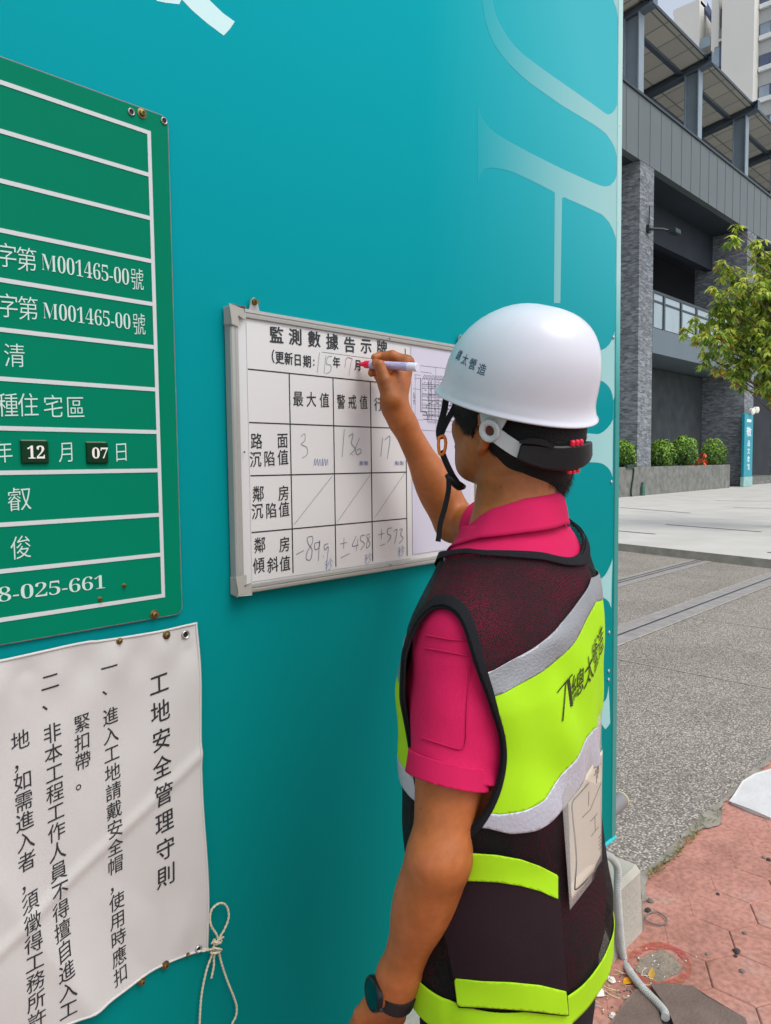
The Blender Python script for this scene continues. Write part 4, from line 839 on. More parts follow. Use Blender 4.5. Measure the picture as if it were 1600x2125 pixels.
def loops(T, minlen=12):
    E = {}
    for t in T:
        for a, b in ((t[0], t[1]), (t[1], t[2]), (t[2], t[0])): E[(a, b)] = 1
    nx = {a: b for (a, b) in E if (b, a) not in E}; out = []; seen = set()
    for s in list(nx):
        if s in seen: continue
        L_ = [s]; seen.add(s); c = nx[s]
        while c != s and c in nx and c not in seen: L_.append(c); seen.add(c); c = nx[c]
        if len(L_) >= minlen: out.append((L_, c == s))
    return out
def smooth_loop(P, it=6, step=.006, closed=True):
    P = np.array(P)
    for _ in range(it):
        if closed: P = (np.roll(P, 1, 0)+2*P+np.roll(P, -1, 0))/4
        else: P[1:-1] = (P[:-2]+2*P[1:-1]+P[2:])/4
    if closed: P = np.vstack([P, P[:1]])
    S = np.concatenate([[0], np.cumsum(np.linalg.norm(np.diff(P, axis=0), axis=1))]); n = max(6, int(S[-1]/step)); t = np.linspace(0, S[-1], n, endpoint=not closed)
    return np.stack([np.interp(t, S, P[:, i]) for i in range(3)], 1)
def lap(V, T, it=2, lam=.5):
    V = V.copy(); e = np.vstack([T[:, [0, 1]], T[:, [1, 2]], T[:, [2, 0]]]); e = np.vstack([e, e[:, ::-1]])
    ed = {}
    for t in T:
        for x, y in ((t[0], t[1]), (t[1], t[2]), (t[2], t[0])): k = (x, y) if x < y else (y, x); ed[k] = ed.get(k, 0)+1
    fr = np.ones(len(V), bool)
    for (x, y), n in ed.items():
        if n == 1: fr[x] = fr[y] = False
    V0 = V.copy()
    for _ in range(it):
        a = np.zeros_like(V); c = np.zeros(len(V)); np.add.at(a, e[:, 0], V[e[:, 1]]); np.add.at(c, e[:, 0], 1); V += lam*(a/np.maximum(c, 1)[:, None]-V); V[~fr] = V0[~fr]
    return V
def vnormals(V, T):
    n = np.cross(V[T[:, 1]]-V[T[:, 0]], V[T[:, 2]]-V[T[:, 0]]); o = np.zeros_like(V)
    for k in range(3): np.add.at(o, T[:, k], n)
    return o/(np.linalg.norm(o, axis=1)[:, None]+1e-12)

# ------------------------------------------------------------------ skeleton of the worker
BF = R(98); E2 = np.array([math.cos(BF), math.sin(BF), 0]); E1 = np.array([E2[1], -E2[0], 0]); UP = np.array([0, 0, 1.])
#        z      cx     cy     half-width  front  back
TOR = np.array([(.60, .955, -.498, .176, .115, .125), (.72, .952, -.498, .184, .122, .135), (.82, .950, -.497, .186, .130, .140), (.95, .948, -.494, .174, .135, .122), (1.08, .950, -.488, .178, .137, .124),
                (1.20, .960, -.478, .188, .130, .132), (1.28, .972, -.470, .184, .118, .130), (1.34, .985, -.463, .150, .095, .112), (1.40, 1.002, -.458, .090, .068, .078), (1.46, 1.012, -.455, .062, .058, .06)])
TOR[:, 3:] *= .935
def tor_at(z): return [np.interp(z, TOR[:, 0], TOR[:, i]) for i in range(1, 6)]
TILT = .30
def torso_f(off=0., wr=0., flare=0.):
    def f(P):
        lat0 = (P-np.array([.985, -.465, 0]))@E1; z = P[:, 2]-TILT*lat0*np.clip((P[:, 2]-1.0)/.3, 0, 1)*np.exp(-np.clip(P[:, 2]-1.42, 0, 1)/.05)
        cx, cy, a, bf_, bb = tor_at(z); dx, dy = P[:, 0]-cx, P[:, 1]-cy; l = dx*E1[0]+dy*E1[1]; g = dx*E2[0]+dy*E2[1]
        b = np.where(g > 0, bf_, bb); pw = 2.35
        q = (np.abs(l/a)**pw+np.abs(g/b)**pw)**(1/pw); d = (q-1)*np.minimum(a, b)*.92
        if wr:
            d = d-wr*(.6*np.sin(26*(z-.25*l)+8*g)*np.sin(9*l+3*z)+.4*np.sin(41*z+17*l)*np.sin(13*g+2))*np.clip((1.15-z)/.2, .6, 1)
        return np.maximum(d-off-flare*np.clip((1.0-P[:, 2])/.25, 0, 1), np.maximum(P[:, 2]-1.47, .58-P[:, 2]))
    return f
NB_ = np.array([1.008, -.462, 1.375])
LS, LE, LWR = np.array([.838, -.493, 1.258]), D(911, 1780, 1.0), D(819, 2052, 1.08)
RS, RE, RWR = np.array([1.168, -.402, 1.362]), np.array([1.245, -.158, 1.374]), D(821, 848, 1.515)

# head frame
HO = np.array([1.030, -.450, 1.558]); yaw_h, pit_h, rol_h = R(88), R(13), R(-9)
hf = np.array([math.cos(yaw_h)*math.cos(pit_h), math.sin(yaw_h)*math.cos(pit_h), math.sin(pit_h)]); hl = np.array([-math.sin(yaw_h), math.cos(yaw_h), 0]); hu = np.cross(hf, hl)
hl, hu = hl*math.cos(rol_h)+hu*math.sin(rol_h), -hl*math.sin(rol_h)+hu*math.cos(rol_h)
HA = np.array([hf, hl, hu])
def H(x, y, z): return HO+x*hf+y*hl+z*hu
def headset(fig):
    fig.ell(H(-.008, 0, .05), HA, (.099, .078, .094), .02)                                   # skull
    fig.ell(H(.035, 0, -.015), HA, (.062, .066, .075), .03); fig.ell(H(.045, 0, -.055), HA, (.048, .054, .045), .03)  # face, jaw
    fig.cone(H(.085, 0, -.082), H(.072, 0, -.088), .017, .02, .03)                            # chin
    for s in (1, -1):
        fig.cone(H(.02, s*.06, -.03), H(.05, s*.045, -.072), .018, .015, .03)                # jaw line
        fig.ell(H(.062, s*.045, -.012), HA, (.022, .02, .018), .02)                           # cheekbone
        fig.ell(H(.095, s*.03, .012), HA, (.014, .017, .011), .012, 's')                       # eye socket
        fig.ell(H(.083, s*.031, .010), HA, (.012, .0125, .012), .004)                         # eyelids
        fig.cone(H(.093, s*.012, .030), H(.080, s*.048, .030), .007, .006, .012)              # brow
        # ear
        e = H(-.012, s*.079, .0); o = hl*s
        ring = [H(-.002, s*.080, -.026), H(-.010, s*.085, -.018), H(-.020, s*.092, .004), H(-.020, s*.093, .020), H(-.010, s*.088, .030), H(.002, s*.082, .026), H(.005, s*.079, .012)]
        fig.chain(ring, [.008, .0065, .0048, .0048, .0048, .0045, .004], .004, .006); fig.ell(H(-.008, s*.081, .004), HA, (.014, .006, .022), .006)
        fig.ell(H(.0, s*.088, .003), HA, (.007, .006, .009), .004, 's')
    fig.cone(H(.096, 0, .022), H(.118, 0, -.020), .008, .011, .012)
    for s in (1, -1): fig.ell(H(.108, s*.011, -.022), HA, (.011, .009, .008), .006)
    fig.cone(H(.100, .018, -.052), H(.100, -.018, -.052), .006, .006, .006); fig.cone(H(.098, .014, -.060), H(.098, -.014, -.060), .0065, .0065, .004)
    fig.cone(H(.108, .02, -.056), H(.108, -.02, -.056), .0015, .0015, .003, op='s')
NECK0 = NB_+np.array([0, -.005, .01])
def neckset(fig):
    fig.cone(H(-.012, 0, -.02), NECK0, .055, .062, .025); fig.cone(H(-.05, 0, .0), NECK0-E2*.02, .034, .045, .025)
    fig.cone(H(-.01, .058, -.035), NECK0+E2*.03-E1*.012, .014, .015, .02)
body = Fig()
body.fun(torso_f(-.012), (.70, -.75, .58), (1.22, -.28, 1.47), .03)
for Sx in (LS, RS): body.cone(NB_-UP*.01, Sx, .05, .048, .04)
neckset(body); headset(body)
def arm(S_, E_, W_, fw, k=.03, wr_=.0262):
    """upper arm, forearm with muscle bulges; fw = flat direction of the wrist"""
    body.cone(S_, E_, .044, .038, k); u = nrm(E_-S_); body.ell(S_+(E_-S_)*.55-UP*0, np.array([u, nrm(np.cross(u, UP+.01)), np.cross(u, nrm(np.cross(u, UP+.01)))]), (.10, .0415, .040), .02)
    v = nrm(W_-E_); n = nrm(np.cross(v, fw)); body.cone(E_, W_, .040, wr_, .02); body.ell(E_+(W_-E_)*.27, np.array([v, nrm(fw-v*(fw@v)), n]), (.085, .0405, .040), .02)
    body.ell(E_, np.eye(3), (.037, .037, .037), .015)
    body.cone(W_-v*.03, W_+v*.01, wr_-.0005, wr_-.0015, .02, (fw, .86))
arm(LS, LE, LWR, np.array([.8, -.5, 0])); arm(RS, RE, RWR, np.array([-.5, .2, .1]), wr_=.0225)
# right hand closed round the marker
TIP = np.array([1.099, -.0195, 1.707]); TAIL = D(866, 762, 1.472); PU = nrm(TAIL-TIP)
def pen(s, dx=0., dz=0.): return TIP+PU*s+np.array([-.72, -.69, 0])*dx+UP*dz
IM, MM, RM, LM = np.array([1.132, -.128, 1.702]), np.array([1.131, -.106, 1.700]), np.array([1.126, -.085, 1.692]), np.array([1.118, -.068, 1.680])
IM, MM, RM, LM = [CAM+(p-CAM)*1.022 for p in (IM, MM, RM, LM)]
for a, b, r0, r1 in ((RWR+np.array([.001, -.004, 0]), IM, .0175, .0150), (RWR, MM, .0185, .0150), (RWR+np.array([0, .005, 0]), RM, .0175, .014), (RWR+np.array([0, .009, .0]), LM, .015, .0125)): body.cone(a, b, r0, r1, .012)
body.chain([IM, D(814, 737, 1.535), D(788, 739, 1.54), pen(.044, -.002, .0155)], [.0125, .0100, .0086, .0074], .003, .008)
body.chain([MM, np.array([1.139, -.070, 1.712]), np.array([1.121, -.046, 1.700]), pen(.036, -.006, -.0165)], [.0122, .0098, .0086, .0076], .003, .008)
body.chain([RM, np.array([1.144, -.056, 1.692]), np.array([1.132, -.047, 1.682]), np.array([1.120, -.060, 1.678])], [.0118, .0095, .0082, .0074], .003, .008)
body.chain([LM, np.array([1.146, -.056, 1.672]), np.array([1.138, -.054, 1.662]), np.array([1.128, -.068, 1.662])], [.0105, .0085, .0074, .0066], .003, .008)
TC, TM, TI, TT = D(812, 828, 1.497), D(799, 790, 1.492), D(788, 758, 1.492), pen(.048, .0150, .001)
body.chain([TC, TM, TI, TT, TT+nrm(TT-TI)*.006+UP*.002], [.0185, .0135, .0105, .0088, .0070], .003, .014)
body.cone(TC, (TM+IM)/2-UP*.008, .018, .012, .012)
# left hand hanging relaxed below the watch
lv = nrm(np.array([.10, .30, -.55])); ln = nrm(np.cross(lv, np.array([.85, -.45, 0]))); lw = np.cross(ln, lv)
LK = LWR+lv*.088
for t in (-1.2, -.4, .4, 1.15):
    m0 = LK+lw*t*.022; body.cone(LWR+lw*t*.011, m0, .019, .0135, .012)
    cu = nrm(lv*.8-ln*.0+np.array([.35, .05, -.25])*.55); p1 = m0+nrm(lv+cu*.3)*.040; p2 = p1+nrm(lv*.5+cu*.8)*.026; p3 = p2+nrm(lv*.1+cu)*.018
    sc = {-1.2: .96, -.4: 1.06, .4: 1.0, 1.15: .8}[t]; body.chain([m0, m0+(p1-m0)*sc, m0+(p2-m0)*sc, m0+(p3-m0)*sc], [.0105, .0092, .0082, .0072], .003, .008)
tb0 = LWR+lv*.02-lw*.018; body.chain([tb0, tb0+lv*.038-lw*.020, tb0+lv*.068-lw*.022, tb0+lv*.090-lw*.016], [.016, .0115, .0098, .0082], .003, .012)
# legs and feet inside the clothes
HIPL, HIPR = np.array([.862, -.505, .80]), np.array([1.035, -.482, .80]); KNL, KNR = np.array([.855, -.49, .46]), np.array([1.05, -.46, .46]); ANL, ANR = np.array([.85, -.53, .09]), np.array([1.06, -.50, .09])
for h_, k_, a_ in ((HIPL, KNL, ANL), (HIPR, KNR, ANR)): body.cone(h_, k_, .075, .05, .03); body.cone(k_, a_, .048, .036, .02); body.cone(a_, a_+E2*.13-UP*.045, .036, .028, .02)

man = empty('person', (.95, -.49, 0), 'worker in white helmet, pink polo and yellow safety vest writing on the whiteboard', 'person')
m_skin = M('tanned_skin', '#9c5d34', .48, 0, 16, .09, 480, spec=.35, sss=.08); N, L, b = NB(m_skin); tc = N.new('ShaderNodeTexCoord')
n1 = N.new('ShaderNodeTexNoise'); n1.inputs['Scale'].default_value = 11; n1.inputs['Detail'].default_value = 9; n1.inputs['Roughness'].default_value = .62; L.new(tc.outputs['Object'], n1.inputs[0])
n2 = N.new('ShaderNodeTexNoise'); n2.inputs['Scale'].default_value = 90; n2.inputs['Detail'].default_value = 5; L.new(tc.outputs['Object'], n2.inputs[0])
vo = N.new('ShaderNodeTexVoronoi'); vo.inputs['Scale'].default_value = 26; L.new(tc.outputs['Object'], vo.inputs['Vector'])
mole = N.new('ShaderNodeMapRange'); mole.inputs['From Min'].default_value = .035; mole.inputs['From Max'].default_value = .06; mole.inputs['To Min'].default_value = .55; L.new(vo.outputs['Distance'], mole.inputs[0])
c1 = ramp(N, L, n1.outputs[0], [(.3, '#8a4f24'), (.5, '#a35e2e'), (.62, '#ae6537'), (.75, '#b56644')])
k_ = math_node(N, L, 'MULTIPLY', mole.outputs[0], math_node(N, L, 'ADD', math_node(N, L, 'MULTIPLY', n2.outputs[0], .35), .83)); v = N.new('ShaderNodeVectorMath'); v.operation = 'SCALE'; L.new(c1, v.inputs[0]); L.new(k_, v.inputs['Scale']); L.new(v.outputs[0], b.inputs['Base Color'])
V, Q = surface(body, (.62, -.72, .0), (1.36, .02, 1.75), .0032)
bodyo = mk('body', V, Q, m_skin, man, smooth=True)
# ------------------------------------------------------------------ clothes
def fabric(name, col, rough=.85, bump=.25, bs=900, var=.05, vs=18): return M(name, col, rough, var, vs, bump, bs, spec=.2)
m_pink = fabric('magenta_polo_cotton', '#c81c54'); m_pink2 = fabric('magenta_rib', '#c01a50', bs=900, bump=.12)
m_trim = fabric('black_binding', '#17171b', .8); m_yel = fabric('fluorescent_yellow_fabric', '#a2d51a', .75, .07, 700, .06, 9); m_gry = M('silver_reflective_tape', '#8f9093', .38, .08, 25, .15, 300, metal=.35)
m_sil = M('pale_reflective_tape', '#b9bac4', .4, .08, 20, .15, 200, metal=.2); m_trs = fabric('dark_trousers', '#1c1c22', .85, .3, 400, .12, 10)
m_net = M('black_vest_mesh', '#0b0a0c', .75, bump=.3, bscale=700, spec=.25); N, L, b = NB(m_net); tc = N.new('ShaderNodeTexCoord'); sx = N.new('ShaderNodeSeparateXYZ'); L.new(tc.outputs['Object'], sx.inputs[0])
vo = N.new('ShaderNodeTexVoronoi'); vo.inputs['Scale'].default_value = 560; vo.inputs['Randomness'].default_value = .55; L.new(tc.outputs['Object'], vo.inputs['Vector'])
nz = N.new('ShaderNodeTexNoise'); nz.inputs['Scale'].default_value = 9; L.new(tc.outputs['Object'], nz.inputs[0])
hole = N.new('ShaderNodeMapRange'); hole.inputs['From Min'].default_value = .5; hole.inputs['From Max'].default_value = .25; L.new(vo.outputs['Distance'], hole.inputs[0])
zr = N.new('ShaderNodeMapRange'); zr.inputs['From Min'].default_value = 1.05; zr.inputs['From Max'].default_value = 1.2; zr.inputs['To Min'].default_value = 1.25; zr.inputs['To Max'].default_value = 2.1; L.new(sx.outputs[2], zr.inputs[0]); L.new(math_node(N, L, 'MULTIPLY', nz.outputs[0], zr.outputs[0]), hole.inputs['To Max'])
tr = N.new('ShaderNodeBsdfTransparent'); mx = N.new('ShaderNodeMixShader'); L.new(hole.outputs[0], mx.inputs[0]); L.new(b.outputs[0], mx.inputs[1]); L.new(tr.outputs[0], mx.inputs[2]); L.new(mx.outputs[0], N['Material Output'].inputs[0])

def fold_noise(P, s=1.):
    return s*(.5*np.sin(38*P[:, 2]+30*P[:, 0]+9*P[:, 1])+.3*np.sin(60*P[:, 2]-44*P[:, 1]+2)+.2*np.sin(90*P[:, 0]+51*P[:, 2]))
# polo shirt
shirt = Fig(); shirt.fun(torso_f(.003), (.70, -.75, .58), (1.24, -.26, 1.48), .03)
for Sx in (LS, RS): shirt.cone(NB_-UP*.008, Sx-UP*.002, .056, .058, .035)
shirt.cone(NB_+UP*.015, NB_+np.array([.004, .002, .05]), .062, .058, .03)
LH = LS+(LE-LS)*.74; RH = RS+(RE-RS)*.66
shirt.cone(LS, LH, .052, .0545, .03); shirt.cone(RS, RH, .058, .060, .03)
def shirt_f(P, margin=.05):
    d = shirt(P, margin); t = np.clip((P-LS)@nrm(LE-LS)/.2, 0, 1)
    return d-.0028*fold_noise(P, .8)*np.where((P-np.array([.86, -.5, 0]))@E1 < 0, 1, .5)-.0022*np.exp(-((t-.9)/.07)**2)*np.sin(70*P[:, 0]+80*P[:, 1])
V, Q = surface(shirt_f, (.66, -.74, .64), (1.36, -.10, 1.5), .005); T = tris(Q)
lu, ru = nrm(LE-LS), nrm(RE-RS); lt, rt_ = .655*np.linalg.norm(LE-LS), .6*np.linalg.norm(RE-RS)
hemv = E1*.10+np.array([0, 0, 0])
def hem_l(P, e=0.): return (P-LS)@nrm(lu+hemv*.0)-lt-e+.10*((P-LS)@E2)
def arm_side(P, A, u): q = P-A; return np.linalg.norm(q-(q@u)[:, None]*u, axis=1)
def cutsleeve(V, T):
    fl = np.where((arm_side(V, LS, lu) < .098) & ((V-np.array([.875, -.5, 0]))@E1 < .09), hem_l(V)+.006, -1.); V, T = clip(V, T, fl)
    fr = np.where(arm_side(V, RS, ru) < .085, (V-RS)@ru-rt_, -1.); V, T = clip(V, T, fr); return V, T
V, T = cutsleeve(V, T)
NAX = nrm(HO-NECK0+np.array([0, 0, .08]))
def neckd(P): q = P-NECK0; return np.linalg.norm(q-(q@NAX)[:, None]*NAX, axis=1)
V, T = clip(V, T, np.where(neckd(V) < .11, (V-NECK0)@NAX-.012, -1)); V, T = clip(V, T, .76-V[:, 2]); V = lap(V, T, 1)
shirto = mk('polo_shirt', V, T, m_pink, man, smooth=True); solid(shirto, .0022, -1)
bvS = BVHTree.FromPolygons([Vector(v) for v in V], [tuple(map(int, t)) for t in T])
# ribbed cuff at the left sleeve, and the stitched patch pocket
cuff = Fig(); cuff.cone(LS, LH, .0560, .0588, .03)
V2, Q2 = surface(lambda P, m=.05: cuff(P, m)-.0014*fold_noise(P), (.66, -.62, 1.0), (.92, -.38, 1.32), .005); T2 = tris(Q2)
V2, T2 = clip(V2, T2, hem_l(V2)-.003); V2, T2 = clip(V2, T2, -(hem_l(V2)+.026)); V2 = lap(V2, T2, 2)
co = mk('sleeve_cuff', V2, T2, m_pink2, shirto, smooth=True); solid(co, .003, -1)
def hit(bv, px, py):
    d = Vector(nrm(ray(px, py))); h = bv.ray_cast(Vector(CAM), d); return (np.array(h[0]), np.array(h[1])) if h[0] else (None, None)
def on_surface(bv, pts, off):
    out = []
    for px, py in pts:
        p, n = hit(bv, px, py)
        if p is not None: out.append(p+(n if n@ray(px, py) < 0 else -n)*off)
    return np.array(out)
st_ = MB()
for P in ([(885, 1318), (930, 1327), (978, 1337), (974, 1400), (968, 1480), (962, 1550), (920, 1545), (876, 1530)], [(884, 1345), (930, 1353), (974, 1362)]):
    pts = curve(np.array([(x, y) for x, y in P], float), 8); st_.tube(on_surface(bvS, pts, .0012), .0011, 6)
st_.build('stitching', m_pink2, shirto, smooth=60)
# collar
def collar(n=70):
    rows = []; ph = np.linspace(-152, 152, n)            # 0 = back, + = left
    for k, s in enumerate(np.linspace(0, 1, 9)):
        row = []
        for a in ph:
            t = abs(a)/152; r_ = R(a); dirv = -E2*math.cos(r_)-E1*math.sin(r_)
            zu = np.interp(t, [0, .35, .6, .85, 1], [1.452, 1.445, 1.430, 1.402, 1.380]); zl = np.interp(t, [0, .35, .6, .85, 1], [1.402, 1.398, 1.391, 1.370, 1.345])
            zu -= .012*math.sin(r_)*-1*0; ru_ = .0665; rl_ = np.interp(t, [0, .35, .6, .85, 1], [.085, .094, .103, .108, .108])
            bulge = math.sin(PI*min(1, s*1.15))*.006
            z = zu+(zl-zu)*s+(.006*math.sin(PI*min(s*3, 1))); rr = ru_+(rl_-ru_)*s**.8+bulge*(1-s)+(.004 if s < .12 else 0)
            tiltz = -.03*rr*math.sin(r_)
            c = np.array([1.018, -.462, 0])*(1-s)+np.array([1.008, -.463, 0])*s
            row.append(c+dirv*rr+UP*(z+tiltz))
        rows.append(row)
    return np.array(rows)
cr_ = collar(); nr, nc = cr_.shape[:2]
clo = mk('collar', cr_.reshape(-1, 3), [(i*nc+j, i*nc+j+1, (i+1)*nc+j+1, (i+1)*nc+j) for i in range(nr-1) for j in range(nc-1)], m_pink2, shirto, smooth=True); solid(clo, .0025, 0)
inn = MB(); ph = np.linspace(-165, 165, 50); ring = np.array([np.array([1.018, -.462, 0])-(E2*math.cos(R(a))+E1*math.sin(R(a)))*.0655 for a in ph]); zt_ = np.interp(np.abs(ph)/165, [0, .35, .6, .85, 1], [1.451, 1.444, 1.428, 1.40, 1.375])-.03*.065*np.sin(np.radians(ph))
inn.strip(ring+np.outer(zt_-.022, UP), np.array([0, 0, .02])); inn.build('collar_stand', m_pink2, shirto, smooth=80)

# safety vest
vest = Fig(); vest.fun(torso_f(.011, .0030, .002), (.68, -.78, .58), (1.26, -.24, 1.48), .03)
for Sx, e in ((LS, .020), (RS, .012)): vest.cone(NB_, Sx+nrm(Sx-NB_)*e, .067, .061, .035)
vest.cone(LS-UP*.01, LS+(LE-LS)*.25, .060, .056, .04)
def vfold(P):
    l = (P-NB_)@E1; return .0022*np.sin(70*l+6*np.sin(5*P[:, 2])+1)*np.exp(-((P[:, 2]-1.1)/.12)**2)+.0012*np.sin(45*P[:, 2]+38*l)*np.clip((P[:, 2]-1.0)/.1, 0, 1)
V, Q = surface(lambda P, m=.05: vest(P, m)-.0012*fold_noise(P)-vfold(P), (.66, -.76, .66), (1.34, -.24, 1.5), .005); T = tris(Q)
def tcoord(P):
    lat0 = (P-np.array([.985, -.465, 0]))@E1; z = P[:, 2]-TILT*lat0*np.clip((P[:, 2]-1.0)/.3, 0, 1)
    cx, cy = tor_at(z)[:2]; dx, dy = P[:, 0]-cx, P[:, 1]-cy; l = -(dx*E1[0]+dy*E1[1]); g = dx*E2[0]+dy*E2[1]; return l, g, z
def hole_f(P, s=1):
    """signed armhole field (positive inside the hole) for the left (s=1) or right side, in metres approx."""
    l, g, z = tcoord(P); l = l*s; ga, za, zc = .078, .165, 1.162
    e = 1-np.sqrt((g/np.where(g > 0, ga*.8, ga))**2+((z-zc)/za)**2); e = e*.10
    return np.minimum(-smin(-e, -np.minimum(l-.208, .05), .03), l-.07)
NCV = np.array([1.010, -.458, 0])
def neck_f(P):
    """positive inside the neck opening: wide and scooped at the back, a V in front"""
    q = P-NCV; l = -(q@E1); g = q@E2
    r0 = np.sqrt(l**2+g**2); ang = np.degrees(np.arctan2(np.abs(l), -g)); Rr = np.interp(ang, [0, 40, 80, 110, 150, 180], [.112, .116, .128, .126, .11, .115])
    f = Rr-r0; zlim = np.interp(ang, [0, 50, 90, 120, 180], [1.25, 1.25, 1.22, 1.2, 1.1]); return np.where(P[:, 2] > zlim-.02, f, -.05)
V, T = clip(V, T, hole_f(V, 1)); V, T = clip(V, T, hole_f(V, -1)); V, T = clip(V, T, neck_f(V)); V, T = clip(V, T, .718-V[:, 2]); V = lap(V, T, 2)
vo_ = mk('safety_vest', V, T, m_net, man, smooth=True)
bvV = BVHTree.FromPolygons([Vector(v) for v in V], [tuple(map(int, t)) for t in T])
VN = vnormals(V, T)
bd = MB()
for Lp, closed in loops(T, 30):
    if V[Lp][:, 2].mean() < .74: continue
    bd.tube(smooth_loop(V[Lp], 12, .008, closed), .0026, 8, closed=closed)
bd.build('binding', m_trim, vo_, smooth=60)
def zl_(px, py):
    p, n = hit(bvV, px, py)
    if p is None: return None
    l, g, z = tcoord(p[None]); return math.degrees(math.atan2(l[0], -g[0])), z[0]
def edge_fn(pts, front, right):
    """band edge height as a function of the angle round the body (0 back, 90 left, 180 front)"""
    a = [q for q in (zl_(*p) for p in pts) if q]; a.sort(); th = [q[0] for q in a]; zz = [q[1] for q in a]
    th = [-200, -150, -95]+th+[125, 160, 210]; zz = [front, front, right]+zz+[front, front, front]
    return lambda t: np.interp(t, th, zz)
eA = edge_fn([(1025, 1388), (1090, 1352), (1160, 1292), (1222, 1200)], 1.262, 1.25); eB = edge_fn([(1042, 1437), (1100, 1405), (1180, 1342), (1232, 1248)], 1.225, 1.205)
eC = edge_fn([(1035, 1688), (1080, 1682), (1130, 1655), (1165, 1602), (1200, 1560), (1228, 1512)], 1.075, 1.05); eD = edge_fn([(1015, 1717), (1060, 1728), (1110, 1722), (1150, 1695), (1190, 1645), (1215, 1600)], 1.035, 1.01)
def patch(name, fields, mat, off, th=.0012, parent=None, sm=1):
    v, t = V+VN*off, T
    for f in fields: v, t = clip(v, t, f(v))
    if not len(t): print('EMPTY', name); return None
    if sm: v = lap(v, t, sm)
    o = mk(name, v, t, mat, parent or vo_, smooth=True); solid(o, th, 1); return o
ang = lambda P: (lambda q: np.degrees(np.arctan2(q[0], -q[1])))(tcoord(P)); zc_ = lambda P: tcoord(P)[2]
away = lambda m_: (lambda P: np.maximum(hole_f(P, 1), hole_f(P, -1))+m_)
patch('reflective_tape', [lambda P: zc_(P)-eA(ang(P)), lambda P: eB(ang(P))-zc_(P), away(.004)], m_gry, .0026)
patch('yellow_panel', [lambda P: zc_(P)-eB(ang(P)), lambda P: eC(ang(P))-zc_(P), away(.006)], m_yel, .0018)
patch('reflective_tape', [lambda P: zc_(P)-eC(ang(P)), lambda P: eD(ang(P))-zc_(P), away(.002)], m_sil, .0026)
patch('hem_tape', [lambda P: P[:, 2]-.772, lambda P: .722-P[:, 2]], m_yel, .002)
def proj(P): q = P-CAM; w = q@cf; return np.stack([800+F_PX*(q@cr)/w, 1062.5+F_PX*(q@cd)/w], 1)
def inpoly(poly):
    """signed field of an outline measured on the facing side of the vest"""
    poly = np.array(poly, float); A = poly; B = np.roll(poly, -1, 0)
    def f(P):
        s = proj(P); d = np.full(len(P), 1e6); ins = np.zeros(len(P), bool)
        for a, c in zip(A, B):
            e = c-a; t = np.clip(((s-a)@e)/(e@e), 0, 1); d = np.minimum(d, np.linalg.norm(s-a-t[:, None]*e, axis=1))
            cr = (a[1] > s[:, 1]) != (c[1] > s[:, 1]); ins ^= cr & (s[:, 0] < (c[0]-a[0])*(s[:, 1]-a[1])/(c[1]-a[1]+1e-12)+a[0])
        fc_ = vfac(P); fc_ = np.maximum(fc_, ((VN*(P-CAM)).sum(1)-.02)*.05) if len(P) == len(VN) else fc_
        return np.maximum(np.where(ins, -d, d)*.0007, fc_)
    return f
def vfac(P): return (P-np.array([1.06, -.60, 0]))@nrm(np.array([.55, .80, 0]))-.16
pk = patch('side_pocket', [inpoly([(880, 1762), (985, 1768), (1080, 1782), (1157, 1818), (1179, 2108), (1060, 2095), (950, 2090), (943, 2030)])], fabric('dark_maroon_pocket_mesh', '#23141a', .8, .2, 700, .25, 7), .005, .002)
patch('pocket_tape', [inpoly([(880, 1770), (940, 1769), (985, 1771), (1030, 1774), (1080, 1783), (1120, 1797), (1157, 1816), (1157, 1866), (1120, 1849), (1080, 1838), (1030, 1830), (985, 1828), (940, 1827), (880, 1827)])], m_yel, .0075, .0012, pk) if pk else 0
patch('pocket_tape', [inpoly([(943, 2030), (1000, 2036), (1060, 2038), (1120, 2044), (1174, 2057), (1179, 2107), (1120, 2099), (1060, 2094), (1000, 2090), (950, 2088)])], m_yel, .0075, .0012, pk) if pk else 0
hb = lambda P: np.maximum(hole_f(P, 1), hole_f(P, -1))
patch('armhole_trim', [lambda P: -(hb(P)+.008), lambda P: 1.0-zc_(P)], m_trim, .0030, .0014)
patch('neck_trim', [lambda P: -(neck_f(P)+.009), lambda P: 1.2-P[:, 2]], m_trim, .0030, .0014)
# writing on the back
tx = MB(); cs = [(1193, 1420), (1206, 1378), (1226, 1352), (1241, 1330)]
P3 = [hit(bvV, *c) for c in cs]; P3 = [p for p in P3 if p[0] is not None]
if len(P3) >= 2:
    p0 = P3[0][0]; uT = nrm(P3[-1][0]-P3[0][0]); pitch = np.linalg.norm(P3[-1][0]-P3[0][0])/3*1.0
    for k, ch in enumerate('總太營造'):
        g_, f_l = GL[(ch, 0.)]; n0 = -E2; vT = UP; o = p0+uT*pitch*k; 
        q = [o+uT*(x-.5)*.036+vT*((y-.37)*.043) for x, y in g_]; W3 = []
        for w_ in q:
            h = bvV.ray_cast(Vector(w_+n0*.15), Vector(-n0)); W3.append(np.array(h[0])+n0*.0045 if h[0] else w_)
        tx.add(W3, f_l)
for P, w in (([(1152, 1437), (1166, 1418), (1183, 1398)], .0022), ([(1169, 1414), (1166, 1450), (1163, 1495)], .0025), ([(1174, 1408), (1177, 1435), (1180, 1466)], .006)):
    q = on_surface(bvV, curve(np.array(P, float), 4), .0045)
    if len(q) > 2: T_ = np.gradient(q, axis=0); wv = np.cross(T_, -E2*.9-E1*.3); wv = wv/np.linalg.norm(wv, axis=1)[:, None]*w/2; tx.strip(q, wv)
tx.build('lettering', M('olive_black_print', (.03, .035, .01), .7), vo_)
